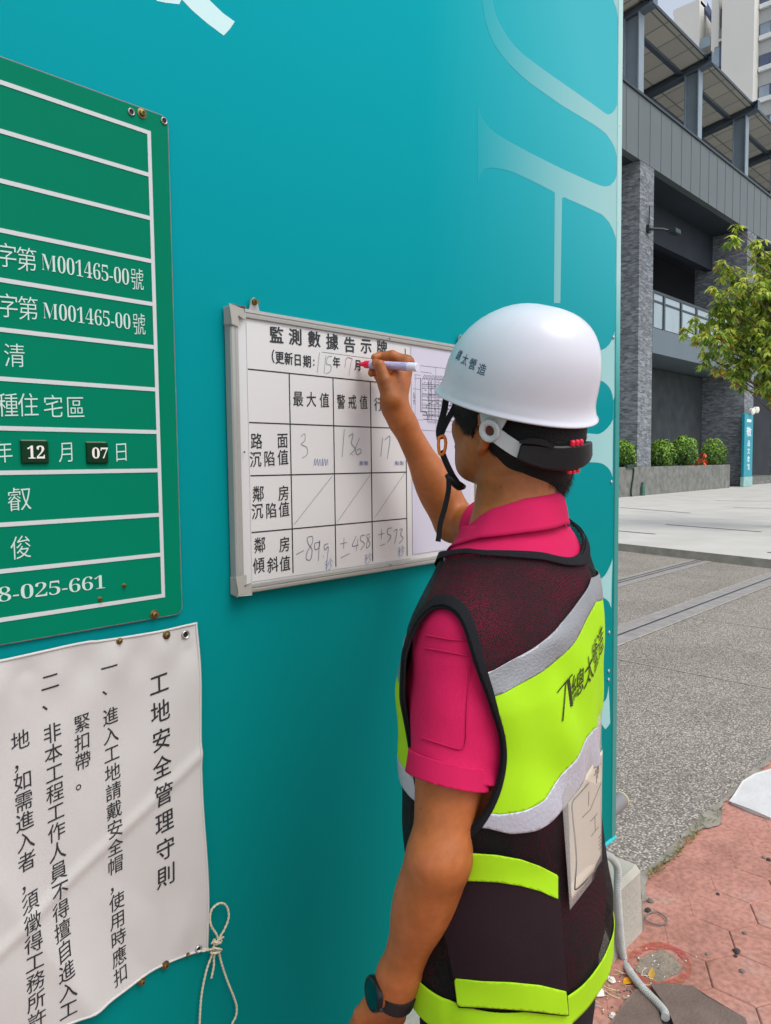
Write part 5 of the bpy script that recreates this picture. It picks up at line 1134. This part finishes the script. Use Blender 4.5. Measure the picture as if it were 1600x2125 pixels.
# plastic sleeve with a paper badge hung on the back
def sheet(name, corners, off, mat, parent, th=.0008, n=14):
    (a, b_, c, d) = [np.array(p, float) for p in corners]; S = []
    for i in range(n+1):
        for j in range(n+1): u, v = j/n, i/n; S.append((a*(1-u)+b_*u)*(1-v)+(d*(1-u)+c*u)*v)
    S = np.array(S); dd = np.full(len(S), np.nan)
    for k, s in enumerate(S):
        p, _ = hit(bvV, *s)
        if p is not None: dd[k] = (p-CAM)@cf
    x, y = (S[:, 0]-1210)/50, (S[:, 1]-1700)/200; A = np.stack([np.ones(len(S)), x, y, x*x, y*y], 1); ok = ~np.isnan(dd)
    co_ = np.linalg.lstsq(A[ok], dd[ok], rcond=None)[0]; dd = A@co_-off-.003*np.sin(3*y+2*x)*0
    P = np.array([D(s[0], s[1], k) for s, k in zip(S, dd)]); o = mk(name, P, [(i*(n+1)+j, i*(n+1)+j+1, (i+1)*(n+1)+j+1, (i+1)*(n+1)+j) for i in range(n) for j in range(n)], mat, parent, smooth=True)
    solid(o, th, 0); return o, lambda px, py: D(px, py, float(np.array([1, (px-1210)/50, (py-1700)/200, ((px-1210)/50)**2, ((py-1700)/200)**2])@co_-off-.0022))
m_plas = M('clear_plastic_sleeve', '#c9c4bd', .12, spec=.6); N, L, b = NB(m_plas); tr = N.new('ShaderNodeBsdfTransparent'); mx = N.new('ShaderNodeMixShader'); mx.inputs[0].default_value = .72; L.new(b.outputs[0], mx.inputs[1]); L.new(tr.outputs[0], mx.inputs[2]); L.new(mx.outputs[0], N['Material Output'].inputs[0])
m_bp = M('cream_badge_paper', '#d8ceb8', .6, .06, 12)
bs, _ = sheet('badge_sleeve', [(1166, 1655), (1248, 1472), (1249, 1802), (1183, 1888)], .012, m_plas, vo_)
pp, pf = sheet('badge_paper', [(1179, 1665), (1250, 1556), (1246, 1792), (1186, 1868)], .010, m_bp, bs)
ik = MB()
def bl(P, w=.0016):
    q = np.array([pf(*p) for p in curve(np.array(P, float), 4)]); T_ = np.gradient(q, axis=0); wv = np.cross(T_, -cf); ik.strip(q, wv/np.linalg.norm(wv, axis=1)[:, None]*w/2)
bl([(1222, 1625), (1200, 1650), (1188, 1665), (1188, 1690), (1193, 1740), (1196, 1790), (1193, 1835), (1195, 1846), (1212, 1832), (1240, 1800)], .0022)
bl([(1222, 1642), (1221, 1672)]); bl([(1247, 1625), (1225, 1680)]); bl([(1225, 1680), (1208, 1697)], .002); bl([(1225, 1705), (1240, 1688)], .002); bl([(1234, 1695), (1235, 1725)], .0018); bl([(1227, 1735), (1243, 1715)], .002)
for k in range(3): bl([(1232+3*k, 1610-9*k), (1240+2*k, 1600-8*k)]); bl([(1238+2*k, 1625-10*k), (1236+3*k, 1598-6*k)])
for k in range(4): bl([(1242, 1740+k*8), (1247, 1733+k*8)], .0022)
ik.build('badge_writing', M('dark_badge_ink', '#3a352e', .6), pp)
wt = MB(); q = on_surface(bvV, [(1170, 1143), (1182, 1137), (1192, 1127), (1195, 1122)], .006)
if len(q) > 2: wt.strip(q, UP*.004, .001); wt.build('neck_label', M('white_label', '#e4e2e0', .7), vo_)
# trousers and boots
tro = Fig(); tro.fun(torso_f(-.004), (.70, -.75, .58), (1.22, -.28, 1.47), .03)
for h_, k_, a_ in ((HIPL, KNL, ANL), (HIPR, KNR, ANR)): tro.cone(h_-UP*.04+(np.array([.95, -.495, .76])-h_)*[.18, .18, 0], k_, .086, .072, .04); tro.cone(k_, a_, .073, .062, .03)
V2, Q2 = surface(lambda P, m=.05: tro(P, m)-.002*fold_noise(P), (.70, -.74, .0), (1.24, -.28, .98), .008); T2 = tris(Q2); V2, T2 = clip(V2, T2, V2[:, 2]-.90); V2, T2 = clip(V2, T2, .055-V2[:, 2])
solid(mk('trousers', V2, T2, m_trs, man, smooth=True), .003, -1)
for a_ in (ANL, ANR):
    bt = Fig(); bt.cone(a_+UP*.08, a_-UP*.02, .052, .05, .02); bt.cone(a_-UP*.035-E2*.03, a_+E2*.14-UP*.048, .044, .038, .03); bt.fun(lambda P: -P[:, 2]+.002, a_-.3, a_+.3, .004, 's')
    bt = Fig(); bt.cone(a_+UP*.08, a_-UP*.02, .052, .05, .02); bt.cone(a_-UP*.040-E2*.03, a_+E2*.14-UP*.050, .046, .038, .03)
    V2, Q2 = surface(bt, a_-.3, a_+.3, .007); V2[:, 2] = np.maximum(V2[:, 2], .001); mk('boot', V2, Q2, M('black_boot_leather', '#151413', .5, .2, 20), man, smooth=True)
# ------------------------------------------------------------------ hair, face details
m_hair = M('short_black_hair', '#0d0c0c', .7, .3, 60, .6, 500)
hr = Fig(); hr.ell(H(-.011, 0, .048), HA, (.106, .083, .098), .02); hr.ell(H(.040, 0, .025), HA, (.066, .0765, .052), .02); hr.cone(H(-.052, 0, -.01), H(-.042, 0, -.066), .071, .066, .03); hr.ell(H(-.01, 0, -.0), HA, (.09, .081, .05), .02)
V, Q = surface(hr, HO-.16, HO+.2, .004); T = tris(Q); q = (V-HO)@HA.T; an = np.degrees(np.arctan2(np.abs(q[:, 1]), -q[:, 0]))
hz_ = np.interp(an, [0, 40, 65, 80, 96, 106, 118, 130, 150, 180], [-.094, -.090, -.078, -.030, .022, -.012, -.010, -.004, .016, .052]); V, T = clip(V, T, hz_+.003*np.sin(400*q[:, 1]+300*q[:, 2])+.002*np.sin(900*q[:, 0])-q[:, 2])
solid(mk('hair', V, T, m_hair, man, smooth=True), .004, -1)
HN = vnormals(V, T); q = (V-HO)@HA.T; an = np.degrees(np.arctan2(np.abs(q[:, 1]), -q[:, 0])); lim = np.interp(an, [0, 40, 65, 80, 96, 106, 118, 130, 150, 180], [-.094, -.090, -.078, -.030, .022, -.012, -.010, -.004, .016, .052])
near = np.where((q[:, 2] < lim+.030) & (an < 160))[0]; stn = MB()
for k in RNG.choice(near, 3600):
    p, n = V[k], HN[k]; d = nrm(-hu*RNG.uniform(.5, 1.1)+n*RNG.uniform(.02, .30)-hf*RNG.uniform(0, .5)+RNG.normal(size=3)*.18); l = RNG.uniform(.005, .012); w = nrm(np.cross(d, n))*RNG.uniform(.00025, .0005)
    stn.add([p-w+n*.001, p+w+n*.001, p+d*l], [(0, 1, 2)])
stn.build('cropped_hair', m_hair, man)
for s in (1, -1):
    e = MB(); e.cur = 0; e.lathe(H(.086, s*.031, .010), hf*1.0+hl*s*.12, [(.0105, -.004), (.0108, .002), (.0085, .0072), (.005, .0092)], 14); e.cur = 1; e.lathe(H(.0955, s*.0315, .010), hf+hl*s*.1, [(.0045, 0), (.003, .0006)], 10)
    e.build('eye', [M('eye_white', '#e6e0da', .2), M('dark_iris', '#1a120c', .15)], man, smooth=50)
    e = MB(); e.strip([H(.101, s*.012, .033), H(.099, s*.028, .037), H(.088, s*.046, .034)], hu*.0035, .002); e.build('eyebrow', m_hair, man)

# ------------------------------------------------------------------ safety helmet
HC = np.array([1.028, -.456, 1.5965]); gf = nrm([-.10, .948, .300]); gl_ = nrm(np.cross(UP, gf)); gu = np.cross(gf, gl_); ro = R(-10.0)
gl_, gu = gl_*math.cos(ro)+gu*math.sin(ro), -gl_*math.sin(ro)+gu*math.cos(ro)
def K(x, y, z): return HC+x*gf+y*gl_+z*gu
HA0, HB0, NTH = .125, .111, 96
def hatpt(th, row):
    c, s = math.cos(th), math.sin(th); e = .0055+.010*max(0, c)**3+.005*max(0, -c)**2; drop = -.004*max(0, c)**2-.003*max(0, -c)**3
    rows_ = {0: (-.012, .001), 1: (e-.003, -.0022), 2: (e, -.0005), 3: (e, .0012), 4: (e-.003, .0035), 5: (e*.45, .0085), 6: (e*.14, .0165), 7: (.0, .027)}
    if row in rows_: dr, z = rows_[row]; return K((HA0+dr)*c, (HB0+dr)*s, z+drop*(1 if row < 6 else .4))
    f = (row-7)/17*PI/2; r = math.cos(f)**.80; z = .027+.128*math.sin(f)**.98
    ridge = .0016*math.exp(-(s*HB0*r/.012)**2)*min(1, (row-7)/6)
    return K(HA0*c*r-.022*math.sin(f)**1.6, HB0*s*r, z+ridge)
V = [hatpt(2*PI*j/NTH, r) for r in range(24) for j in range(NTH)]+[hatpt(0, 24)]
Fs = [(r*NTH+j, r*NTH+(j+1) % NTH, (r+1)*NTH+(j+1) % NTH, (r+1)*NTH+j) for r in range(23) for j in range(NTH)]+[(23*NTH+j, 23*NTH+(j+1) % NTH, 24*NTH) for j in range(NTH)]
m_hat = M('glossy_white_helmet', '#d2d3db', .3, .015, 6, .02, 60, spec=.45, coat=.15); m_har = M('translucent_white_harness', '#c4c6c6', .4, .05, 20, spec=.4, sss=.0); m_blk2 = M('black_plastic', '#121214', .45, .1, 40, .1, 300); m_web = M('black_webbing', '#131416', .8, .2, 200, .3, 900); m_or = M('orange_buckle_plastic', '#e07b1a', .35); m_red = M('red_plastic', '#d5203a', .35)
hat = mk('helmet', V, Fs, m_hat, man, smooth=True); solid(hat, .0028, -1)
bvH = BVHTree.FromPolygons([Vector(v) for v in V], Fs)
tx = MB(); P3 = [hit(bvH, *c) for c in ((953, 737), (965, 746.5), (981, 755.5), (1000, 766.5))]
for k, ch in enumerate('總太營造'):
    if P3[k][0] is None: continue
    g_, f_l = GL[(ch, .01)]; o, n = P3[k]; uT = gl_*-1*0+nrm(np.cross(gu, n)); vT = np.cross(n, uT)
    if uT@cr < 0: uT, vT = -uT, -vT
    if vT[2] < 0: vT = -vT
    W3 = []
    for x, y in g_:
        w_ = o+uT*(x-.5)*.0158+vT*(y-.37)*.0178; h = bvH.ray_cast(Vector(w_+n*.03), Vector(-n)); W3.append(np.array(h[0])+n*.0004 if h[0] else w_+n*.0004)
    tx.add(W3, f_l)
tx.build('lettering', M('blue_grey_print', '#2f5570', .5), hat)
# harness strap, ring, ratchet
def hp_(an, z, off=.0, a=.104, b=.083):
    """point round the head at angle an (0 back, 90 left), height z"""
    t = R(an); return H(-.012-(a+off)*math.cos(t), (b+off)*math.sin(t), z)
def hband(name, A, wd, mat, th=.003, parent=None, off=.006, seg=6):
    P = [hp_(a, z, off) for a, z in A]; P = curve(P, seg); w = np.interp(np.linspace(0, 1, len(P)), np.linspace(0, 1, len(wd)), wd)[:, None]; T_ = np.gradient(P, axis=0); T_ /= np.linalg.norm(T_, axis=1)[:, None]
    N_ = P-H(-.012, 0, 0); N_ -= T_*(N_*T_).sum(1)[:, None]; wv = np.cross(T_, N_); wv = wv/np.linalg.norm(wv, axis=1)[:, None]*w/2; q = MB(); q.strip(P, wv, th); return q.build(name, mat, parent or hat, smooth=50)
for s in (1, -1):
    sg = lambda A: [(a*s, z) for a, z in A]
    hband('headband', sg([(80, .060), (81, .040), (82, .018), (82, .004)]), [.058, .052, .036, .022], m_har, .0025, off=.010)
    hband('headband', sg([(82, .011), (76, .005), (68, -.003), (58, -.012), (46, -.018)]), [.024, .023, .023, .023, .023], m_har, .0025, off=.0125)
    c = hp_(82*s, .011, .0155); nn = nrm(c-H(-.012, 0, .013)); q = MB(); q.lathe(c-nn*.002, nn, [(.0075, .0), (.0175, 0), (.0178, .003), (.016, .0055), (.011, .0055), (.0085, .0035), (.0075, .0)], 24); q.build('strap_ring', m_har, hat, smooth=40)
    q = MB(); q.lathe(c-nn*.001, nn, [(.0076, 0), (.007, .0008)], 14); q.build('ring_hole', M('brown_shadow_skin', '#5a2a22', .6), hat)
q = MB()
P = curve([hp_(a, z, .014) for a, z in ((58, -.013), (46, -.017), (32, -.020), (18, -.021), (4, -.021), (-10, -.019), (-22, -.017))], 6)
T_ = np.gradient(P, axis=0); T_ /= np.linalg.norm(T_, axis=1)[:, None]; wv = np.cross(T_, P-H(-.012, 0, -.03)); wv = wv/np.linalg.norm(wv, axis=1)[:, None]; wd = np.interp(np.linspace(0, 1, len(P)), [0, .12, .3, .5, .7, .88, 1], [.012, .0155, .0185, .019, .0185, .0155, .012])[:, None]
q.strip(P, wv*wd, .011); rt2 = q.build('ratchet_housing', m_blk2, hat); mo_ = rt2.modifiers.new('Bevel', 'BEVEL'); mo_.width = .003; mo_.segments = 2; smooth_angle(rt2, 45)
hband('ratchet_arm', [(58, .002), (50, .005), (40, .003), (32, -.003)], [.004, .008, .008, .004], m_blk2, .006, off=.017)
for k in range(3):
    a = 4+k*5; q = MB()
    for zz, h_ in ((-.0005, .007), (-.0435, .004)):
        q.lathe(hp_(a, zz, .0155), hu, [(.0038, -.002), (.0042, h_*.5), (.0030, h_*.85), (.001, h_)], 9)
    q.build('ratchet_knob', m_red, hat, smooth=60)
# chin strap
def webbing(name, P, w, m=m_web, th=.0018, n=6, face=None):
    P = curve(np.array(P), n); T_ = np.gradient(P, axis=0); T_ /= np.linalg.norm(T_, axis=1)[:, None]; f_ = np.array(face) if face is not None else -cf
    wv = np.cross(T_, f_); wv = wv/np.linalg.norm(wv, axis=1)[:, None]*w/2; q = MB(); q.strip(P, wv, th); return q.build(name, m, hat, smooth=50)
fdir = nrm(-cf*.8+np.array([-.6, .2, 0]))
webbing('chin_strap', [D(930, 800, 1.235), D(922, 850, 1.23), D(912, 890, 1.225), D(913, 912, 1.222)], .011, face=fdir)
webbing('chin_strap', [D(916, 935, 1.222), D(925, 958, 1.222), D(938, 985, 1.225), D(948, 1000, 1.23)], .010, face=fdir)
webbing('chin_strap', [D(958, 822, 1.20), D(938, 855, 1.215), D(922, 885, 1.222), D(914, 905, 1.224)], .010, face=fdir)
webbing('strap_tail', [D(931, 985, 1.222), D(931, 1015, 1.22), D(924, 1050, 1.22), D(914, 1085, 1.22), D(911, 1110, 1.22), D(909, 1124, 1.22)], .0085, face=fdir)
q = MB(); P = [D(x, y, 1.221) for x, y in ((911, 908), (921, 905), (925, 920), (921, 940), (913, 942), (910, 925))]; q.tube(curve(P+P[:1], 4)[:-1], .0028, 7, closed=True); q.build('buckle', m_or, hat, smooth=60)
q = MB(); P = curve([D(925, 985, 1.225), D(938, 996, 1.226), D(952, 1008, 1.234), D(963, 1010, 1.246)], 5); q.tube(P, np.interp(np.linspace(0, 1, len(P)), [0, .2, .7, 1], [.003, .0065, .008, .004]), 10); q.build('chin_cup', m_blk2, hat, smooth=60)
# ------------------------------------------------------------------ wrist watch
wv_ = nrm(LWR-LE); wn_ = nrm(-cr*.93-cf*.42); wn_ = nrm(wn_-wv_*(wn_@wv_)); wt_ = np.cross(wv_, wn_); WC = LWR+wv_*.0
q = MB(); ringp = []
for t in np.linspace(0, 2*PI, 33): ringp.append(WC+wn_*.0300*math.cos(t)+wt_*.0335*math.sin(t))
q.strip(np.array(ringp), wv_*.0110, .003); wa = q.build('wristwatch', M('black_watch_strap', '#14161a', .6, .1, 80), man, smooth=50)
q = MB(); q.lathe(WC+wn_*.0285, wn_, [(.0205, 0), (.0235, .002), (.0238, .007), (.0222, .0095), (.0205, .0100), (.0195, .0088)], 32); q.build('watch_case', M('dark_metal_case', '#2a2d31', .3, metal=.7), wa, smooth=30)
q = MB(); q.lathe(WC+wn_*.0374, wn_, [(.0194, 0), (.019, .0004), (.008, .0008)], 28); q.build('watch_glass', M('dark_teal_glass', '#06262c', .08, spec=.7), wa, smooth=30)
q = MB(); q.lathe(WC+wn_*.032+wt_*-.0238, -wt_, [(.003, 0), (.003, .003), (.002, .0036)], 10); q.build('watch_button', M('watch_button_steel', '#50555a', .3, metal=.8), wa, smooth=40)
# ------------------------------------------------------------------ the marker in the hand
nl = MB(); tn = nrm(-cf*.85-UP*.1+np.array([-.2, 0, .3])); tu = nrm(TT-TI); c_ = TT+tu*.003+tn*.0072; tv = np.cross(tn, tu)
V = [c_+tu*.0055*math.cos(a)+tv*.0043*math.sin(a)-tn*.0012*math.sin(a)**2 for a in np.linspace(0, 2*PI, 15)[:-1]]+[c_+tn*.0012]
nl.add(V, [(k, (k+1) % 14, 14) for k in range(14)]); nl.build('fingernail', M('pale_nail', '#c98f78', .3), man, smooth=60)
pn = empty('marker_pen', tuple(TIP), 'white barrelled red marker held between thumb and finger against the whiteboard', 'marker')
PL = np.linalg.norm(TAIL-TIP)
q = MB(); q.lathe(TIP, PU, [(.0012, 0), (.002, .0015), (.0022, .005)], 12); q.build('nib', M('dark_red_felt', '#4a1016', .8), pn, smooth=40)
q = MB(); q.lathe(TIP, PU, [(.0024, .0045), (.0032, .006), (.0058, .018), (.0063, .020), (.0078, .0205), (.0080, .0335)], 20); q.build('red_collar', M('red_marker_plastic', '#e0173c', .3), pn, smooth=40)
q = MB(); q.lathe(TIP, PU, [(.0082, .034), (.0088, .0345), (.0088, .042), (.0084, .0425), (.0084, PL-.022)], 20); q.build('barrel', M('pale_lilac_barrel', '#b7aed0', .3), pn, smooth=40)
q = MB(); q.lathe(TIP, PU, [(.0087, PL-.0215), (.0088, PL-.002), (.0078, PL)], 20); q.build('end_cap', M('white_marker_cap', '#dcdae6', .3), pn, smooth=40)
q = MB(); a1 = nrm(-cf-PU*(-cf@PU)); a2 = np.cross(PU, a1)
for k in range(16):
    s0 = .064+k*.0036; h = RNG.uniform(.0006, .0025)
    for t in (-.5, -.1, .35):
        if RNG.random() < .75: p = TIP+PU*s0+a1*.0084*math.cos(t)+a2*.0084*math.sin(t); q.strip([p-PU*h/2+a1*.0002, p+PU*h/2+a1*.0002], a2*.0006)
q.build('barrel_print', M('purple_grey_print', '#6a6685', .5), pn)
# ------------------------------------------------------------------ small things at the foot of the hoarding
q = MB(); hpts = [W(x, y, -.158) for x, y in ((1240, 1772), (1262, 1776), (1274, 1786), (1282, 1806), (1281, 1845), (1283, 1880), (1286, 1920), (1290, 1965), (1296, 1995))]
hpts += [G(x, y, .014) for x, y in ((1310, 2020), (1335, 2052), (1362, 2079), (1378, 2098), (1381, 2112))]
C = curve(hpts, 10); S = np.concatenate([[0], np.cumsum(np.linalg.norm(np.diff(C, axis=0), axis=1))]); n = int(S[-1]/.0011); t = np.linspace(0, S[-1], n); C = np.stack([np.interp(t, S, C[:, i]) for i in range(3)], 1)
q.tube(C, .0094+.0018*np.sign(np.sin(t*2*PI/.0064)), 14); tag(q.build('corrugated_hose', M('pale_grey_hose', '#b3b4b0', .55, .1, 30), smooth=70, loc=tuple(G(1363, 2080))), 'pale grey corrugated hose running down the concrete footing to the pavement', 'hose')
q = MB(); q.cur = 0; q.lathe((2.24, .065, .262), (1, .05, 0), [(.030, 0), (.030, .27), (.026, .272)], 18); q.cur = 1; q.lathe((2.24+.272, .065+.0136, .262), (1, .05, 0), [(.029, 0), (.0305, .001), (.0305, .006), (.026, .0065)], 18); q.cur = 0
tag(q.build('pipe_stub', [M('grey_pvc_pipe', '#7b7a7c', .45, .08, 20), M('yellowed_pipe_rim', '#c9b98c', .6)], smooth=40), 'short grey plastic pipe stub poking out behind the hoarding edge', 'pipe')
def slab(name, P, z0, z1, mat, label, cat, bev=.003):
    q = MB(); V = np.array(P); V = np.stack([V[:, 0], V[:, 1], np.full(len(V), z1)], 1)
    a = sum(V[i][0]*V[(i+1) % len(V)][1]-V[(i+1) % len(V)][0]*V[i][1] for i in range(len(V)))
    if a < 0: V = V[::-1]
    q.poly(V, (0, 0, 1), z1-z0); o = q.build(name, mat)
    b_ = o.modifiers.new('Bevel', 'BEVEL'); b_.width = bev; b_.segments = 2; b_.limit_method = 'ANGLE'; return tag(o, label, cat)
m_plate = M('brown_steel_plate', '#75645b', .6, .18, 14, .25, 120, metal=.2)
slab('steel_cover_plate', [G(x, y)[:2] for x, y in ((1352, 2051), (1390, 2050), (1436, 2055), (1470, 2078), (1545, 2122), (1575, 2230), (1440, 2300), (1398, 2135), (1384, 2102))], .0005, .012, m_plate, 'brown steel cover plate on the red pavement, right of the hose end', 'cover plate')
slab('steel_cover_plate', [G(x, y)[:2] for x, y in ((1296, 2088), (1318, 2062), (1330, 2062), (1366, 2105), (1376, 2135), (1395, 2290), (1235, 2290), (1262, 2140))], .0005, .010, m_plate, 'brown steel cover plate on the red pavement, left of the hose end', 'cover plate')
q = MB(); q.poly(np.array([[*G(x, y)[:2], .0022] for x, y in ((1364, 2098), (1384, 2098), (1400, 2140), (1376, 2140))])[::-1], (0, 0, 1), .001); tag(q.build('cable_slot', m_dark, loc=tuple(G(1380, 2115))), kind='structure')
slab('painted_kerb_slab', [G(x, y)[:2] for x, y in ((1516, 1668), (1524, 1655), (1540, 1628), (1566, 1612), (1600, 1602), (1680, 1590), (1760, 1680), (1600, 1702), (1560, 1688))], .0, .012, M('chipped_white_paint', '#c4c4c1', .8, .08, 8, .4, 30), 'chipped white painted kerb slab at the edge of the red pavement', 'kerb slab', .008)
def flat(pts, z, th=.0012): return np.array([[*G(x, y)[:2], z] for x, y in pts]), th
# sprayed ring on the pavement
q = MB(); cpx = np.array([1366, 2006]); A = []; Bq = []
for k, t in enumerate(np.linspace(0, 2*PI, 49)[:-1]):
    w = 8+2*math.sin(3*t+1)+1.5*math.sin(7*t)+9*max(0, math.sin(t-.3)); rx, ry = 60, 42
    A.append(G(cpx[0]+(rx-w*.8)*math.cos(t), cpx[1]+(ry-w*.7)*math.sin(t))); Bq.append(G(cpx[0]+(rx+w)*math.cos(t), cpx[1]+(ry+w*.9)*math.sin(t)))
V = np.vstack([A, Bq]); V[:, 2] = .0022; q.add(V, [(k, 48+k, 48+(k+1) % 48, (k+1) % 48) for k in range(48)][::-1])
m_spray = M('sprayed_orange_paint', '#c05a3c', .85, .2, 20); N, L, b = NB(m_spray); tc = N.new('ShaderNodeTexCoord'); n_ = N.new('ShaderNodeTexNoise'); n_.inputs['Scale'].default_value = 14; n_.inputs['Detail'].default_value = 6; L.new(tc.outputs['Object'], n_.inputs[0])
L.new(ramp(N, L, n_.outputs[0], [(.35, '#a0684c'), (.5, '#b0604a'), (.65, '#b04a48')]), b.inputs['Base Color'])
tr = N.new('ShaderNodeBsdfTransparent'); mx = N.new('ShaderNodeMixShader'); mr = N.new('ShaderNodeMapRange'); mr.inputs['From Min'].default_value = .38; mr.inputs['From Max'].default_value = .66; n3 = N.new('ShaderNodeTexNoise'); n3.inputs['Scale'].default_value = 40; n3.inputs['Detail'].default_value = 5; L.new(tc.outputs['Object'], n3.inputs[0]); L.new(n3.outputs[0], mr.inputs[0]); L.new(mr.outputs[0], mx.inputs[0]); L.new(b.outputs[0], mx.inputs[1]); L.new(tr.outputs[0], mx.inputs[2]); L.new(mx.outputs[0], N['Material Output'].inputs[0])
tag(q.build('sprayed_ring', m_spray, loc=tuple(G(1366, 2006))), 'orange red ring sprayed on the pavement around a grey patch', 'paint mark')
q = MB(); P = np.array([[*G(cpx[0]+(46+5*math.sin(5*t))*math.cos(t), cpx[1]+(30+4*math.sin(4*t+1))*math.sin(t))[:2], .0018] for t in np.linspace(0, 2*PI, 30)[:-1]]); q.poly(P[::-1], (0, 0, 1), .0008)
tag(q.build('mortar_patch', M('grey_mortar_patch', '#857a6c', .95, .3, 25, .6, 90), loc=tuple(G(1366, 2006))), kind='structure')
q = MB(); P = [G(1362+22*math.cos(t)+3*math.sin(2*t), 1905+13*math.sin(t)+3*math.cos(t), .006) for t in np.linspace(0, 2*PI, 25)[:-1]]; q.tube(P, .0026, 6, closed=True)
tag(q.build('survey_ring', M('dull_iron_ring', '#7c7a74', .6, .2, 40, metal=.4), smooth=50), 'small dull iron ring set in the red pavement', 'survey mark')
q = MB()
for (cx, cy, r) in ((1302, 2036, 11),):
    c = G(cx, cy, .004); q.add([c+np.array([r*.00135*math.cos(t)*(1+.15*math.sin(3*t)), r*.0011*math.sin(t), .002*math.sin(2*t)]) for t in np.linspace(0, 2*PI, 13)[:-1]], [tuple(range(12))])
yl = q.build('fallen_leaf', M('bright_yellow_leaf', '#e09a10', .5, .15, 60)); solid(yl, .0006); tag(yl, 'bright yellow orange fallen leaf left of the hose', 'leaf')
q = MB(); c = G(1353, 2022, .004); u = np.array([.03, .012, .003]); q.add([c-u, c+[.004, -.008, .002], c+u, c+[-.006, .01, .001]], [(0, 1, 2, 3)]); yl = q.build('fallen_leaf', M('dry_yellow_leaf', '#b8903a', .6, .2, 60)); solid(yl, .0006); tag(yl, 'dry brownish yellow fallen leaf inside the sprayed ring', 'leaf')
lit = MB(); m_lit = [M('white_chip', '#d8d4cc', .7), M('grey_pebble', '#77736c', .9, .2, 40), M('straw_bit', '#b5a271', .8), M('dark_pebble', '#46403e', .9)]
def pebble(c, r, m):
    lit.cur = m; V = []; 
    for k, (z, s) in enumerate(((-.3, .7), (.1, 1.), (.6, .55))):
        for j in range(6): a = j*PI/3+k*.4; rr = r*s*RNG.uniform(.8, 1.2); V.append(c+np.array([rr*math.cos(a), rr*math.sin(a), r*z+.001]))
    lit.add(V, [(k*6+j, k*6+(j+1) % 6, k*6+6+(j+1) % 6, k*6+6+j) for k in range(2) for j in range(6)]+[tuple(12+j for j in range(6)), tuple(range(6))[::-1]])
for k in range(70): px, py = RNG.normal(1290, 35), RNG.normal(2045, 38); px = max(px, 1215); pebble(G(px, py, .001), RNG.uniform(.001, .0042), RNG.choice([0, 1, 1, 2]))
for k in range(34): px, py = RNG.normal(1375, 30), RNG.normal(2000, 24); pebble(G(px, py, .002), RNG.uniform(.0008, .003), RNG.choice([0, 0, 1]))
for px, py, r, m in ((1529, 1975, .012, 3), (1527, 1985, .007, 3), (1540, 2016, .009, 1), (1490, 1856, .007, 3), (1467, 1980, .006, 1), (1585, 1780, .008, 1), (1270, 2035, .012, 0), (1262, 2030, .008, 0), (1306, 2072, .009, 0), (1272, 2110, .013, 0), (1258, 2012, .012, 1), (1545, 1937, .008, 1), (1240, 2060, .02, 0), (1225, 2085, .016, 1), (1595, 1785, .01, 3), (1350, 1870, .012, 1), (1345, 1890, .012, 3)): pebble(G(px, py, .001), r, m)
for k in range(26):
    px, py = RNG.normal(1300, 34), RNG.normal(2040, 30); a = RNG.uniform(0, PI); p = G(px, py, .004); u = np.array([math.cos(a), math.sin(a), .1])*RNG.uniform(.008, .03); lit.cur = int(RNG.choice([0, 2])); lit.tube(curve([p-u, p+np.array([-u[1], u[0], 0])*.25, p+u], 3), .0008, 4)
tag(lit.build('litter', m_lit, loc=tuple(G(1300, 2040))), kind='stuff')
wdm = MB(); m_wd = [M('dry_weed', '#8d8148', .8, .2, 30), M('weed_green', '#6a7a3c', .7, .2, 30)]
for k in range(150):
    t = RNG.beta(1.2, 1.6); px, py = 1348+t*155+RNG.normal()*6, 1822-t*150+RNG.normal()*5; c = G(px, py, .004); a = RNG.uniform(0, 2*PI); l = RNG.uniform(.01, .035); d = np.array([math.cos(a)*.7, math.sin(a)*.7, RNG.uniform(.3, 1)])*l; u = np.array([-math.sin(a), math.cos(a), 0])*.0022
    wdm.cur = int(RNG.random() < .4); wdm.add([c-u, c+u, c+d*.6+u*.8, c+d-[0, 0, l*.2], c+d*.6-u*.8], [(0, 1, 2, 3, 4)])
tag(wdm.build('seam_weeds', m_wd, loc=tuple(G(1420, 1750))), kind='stuff')
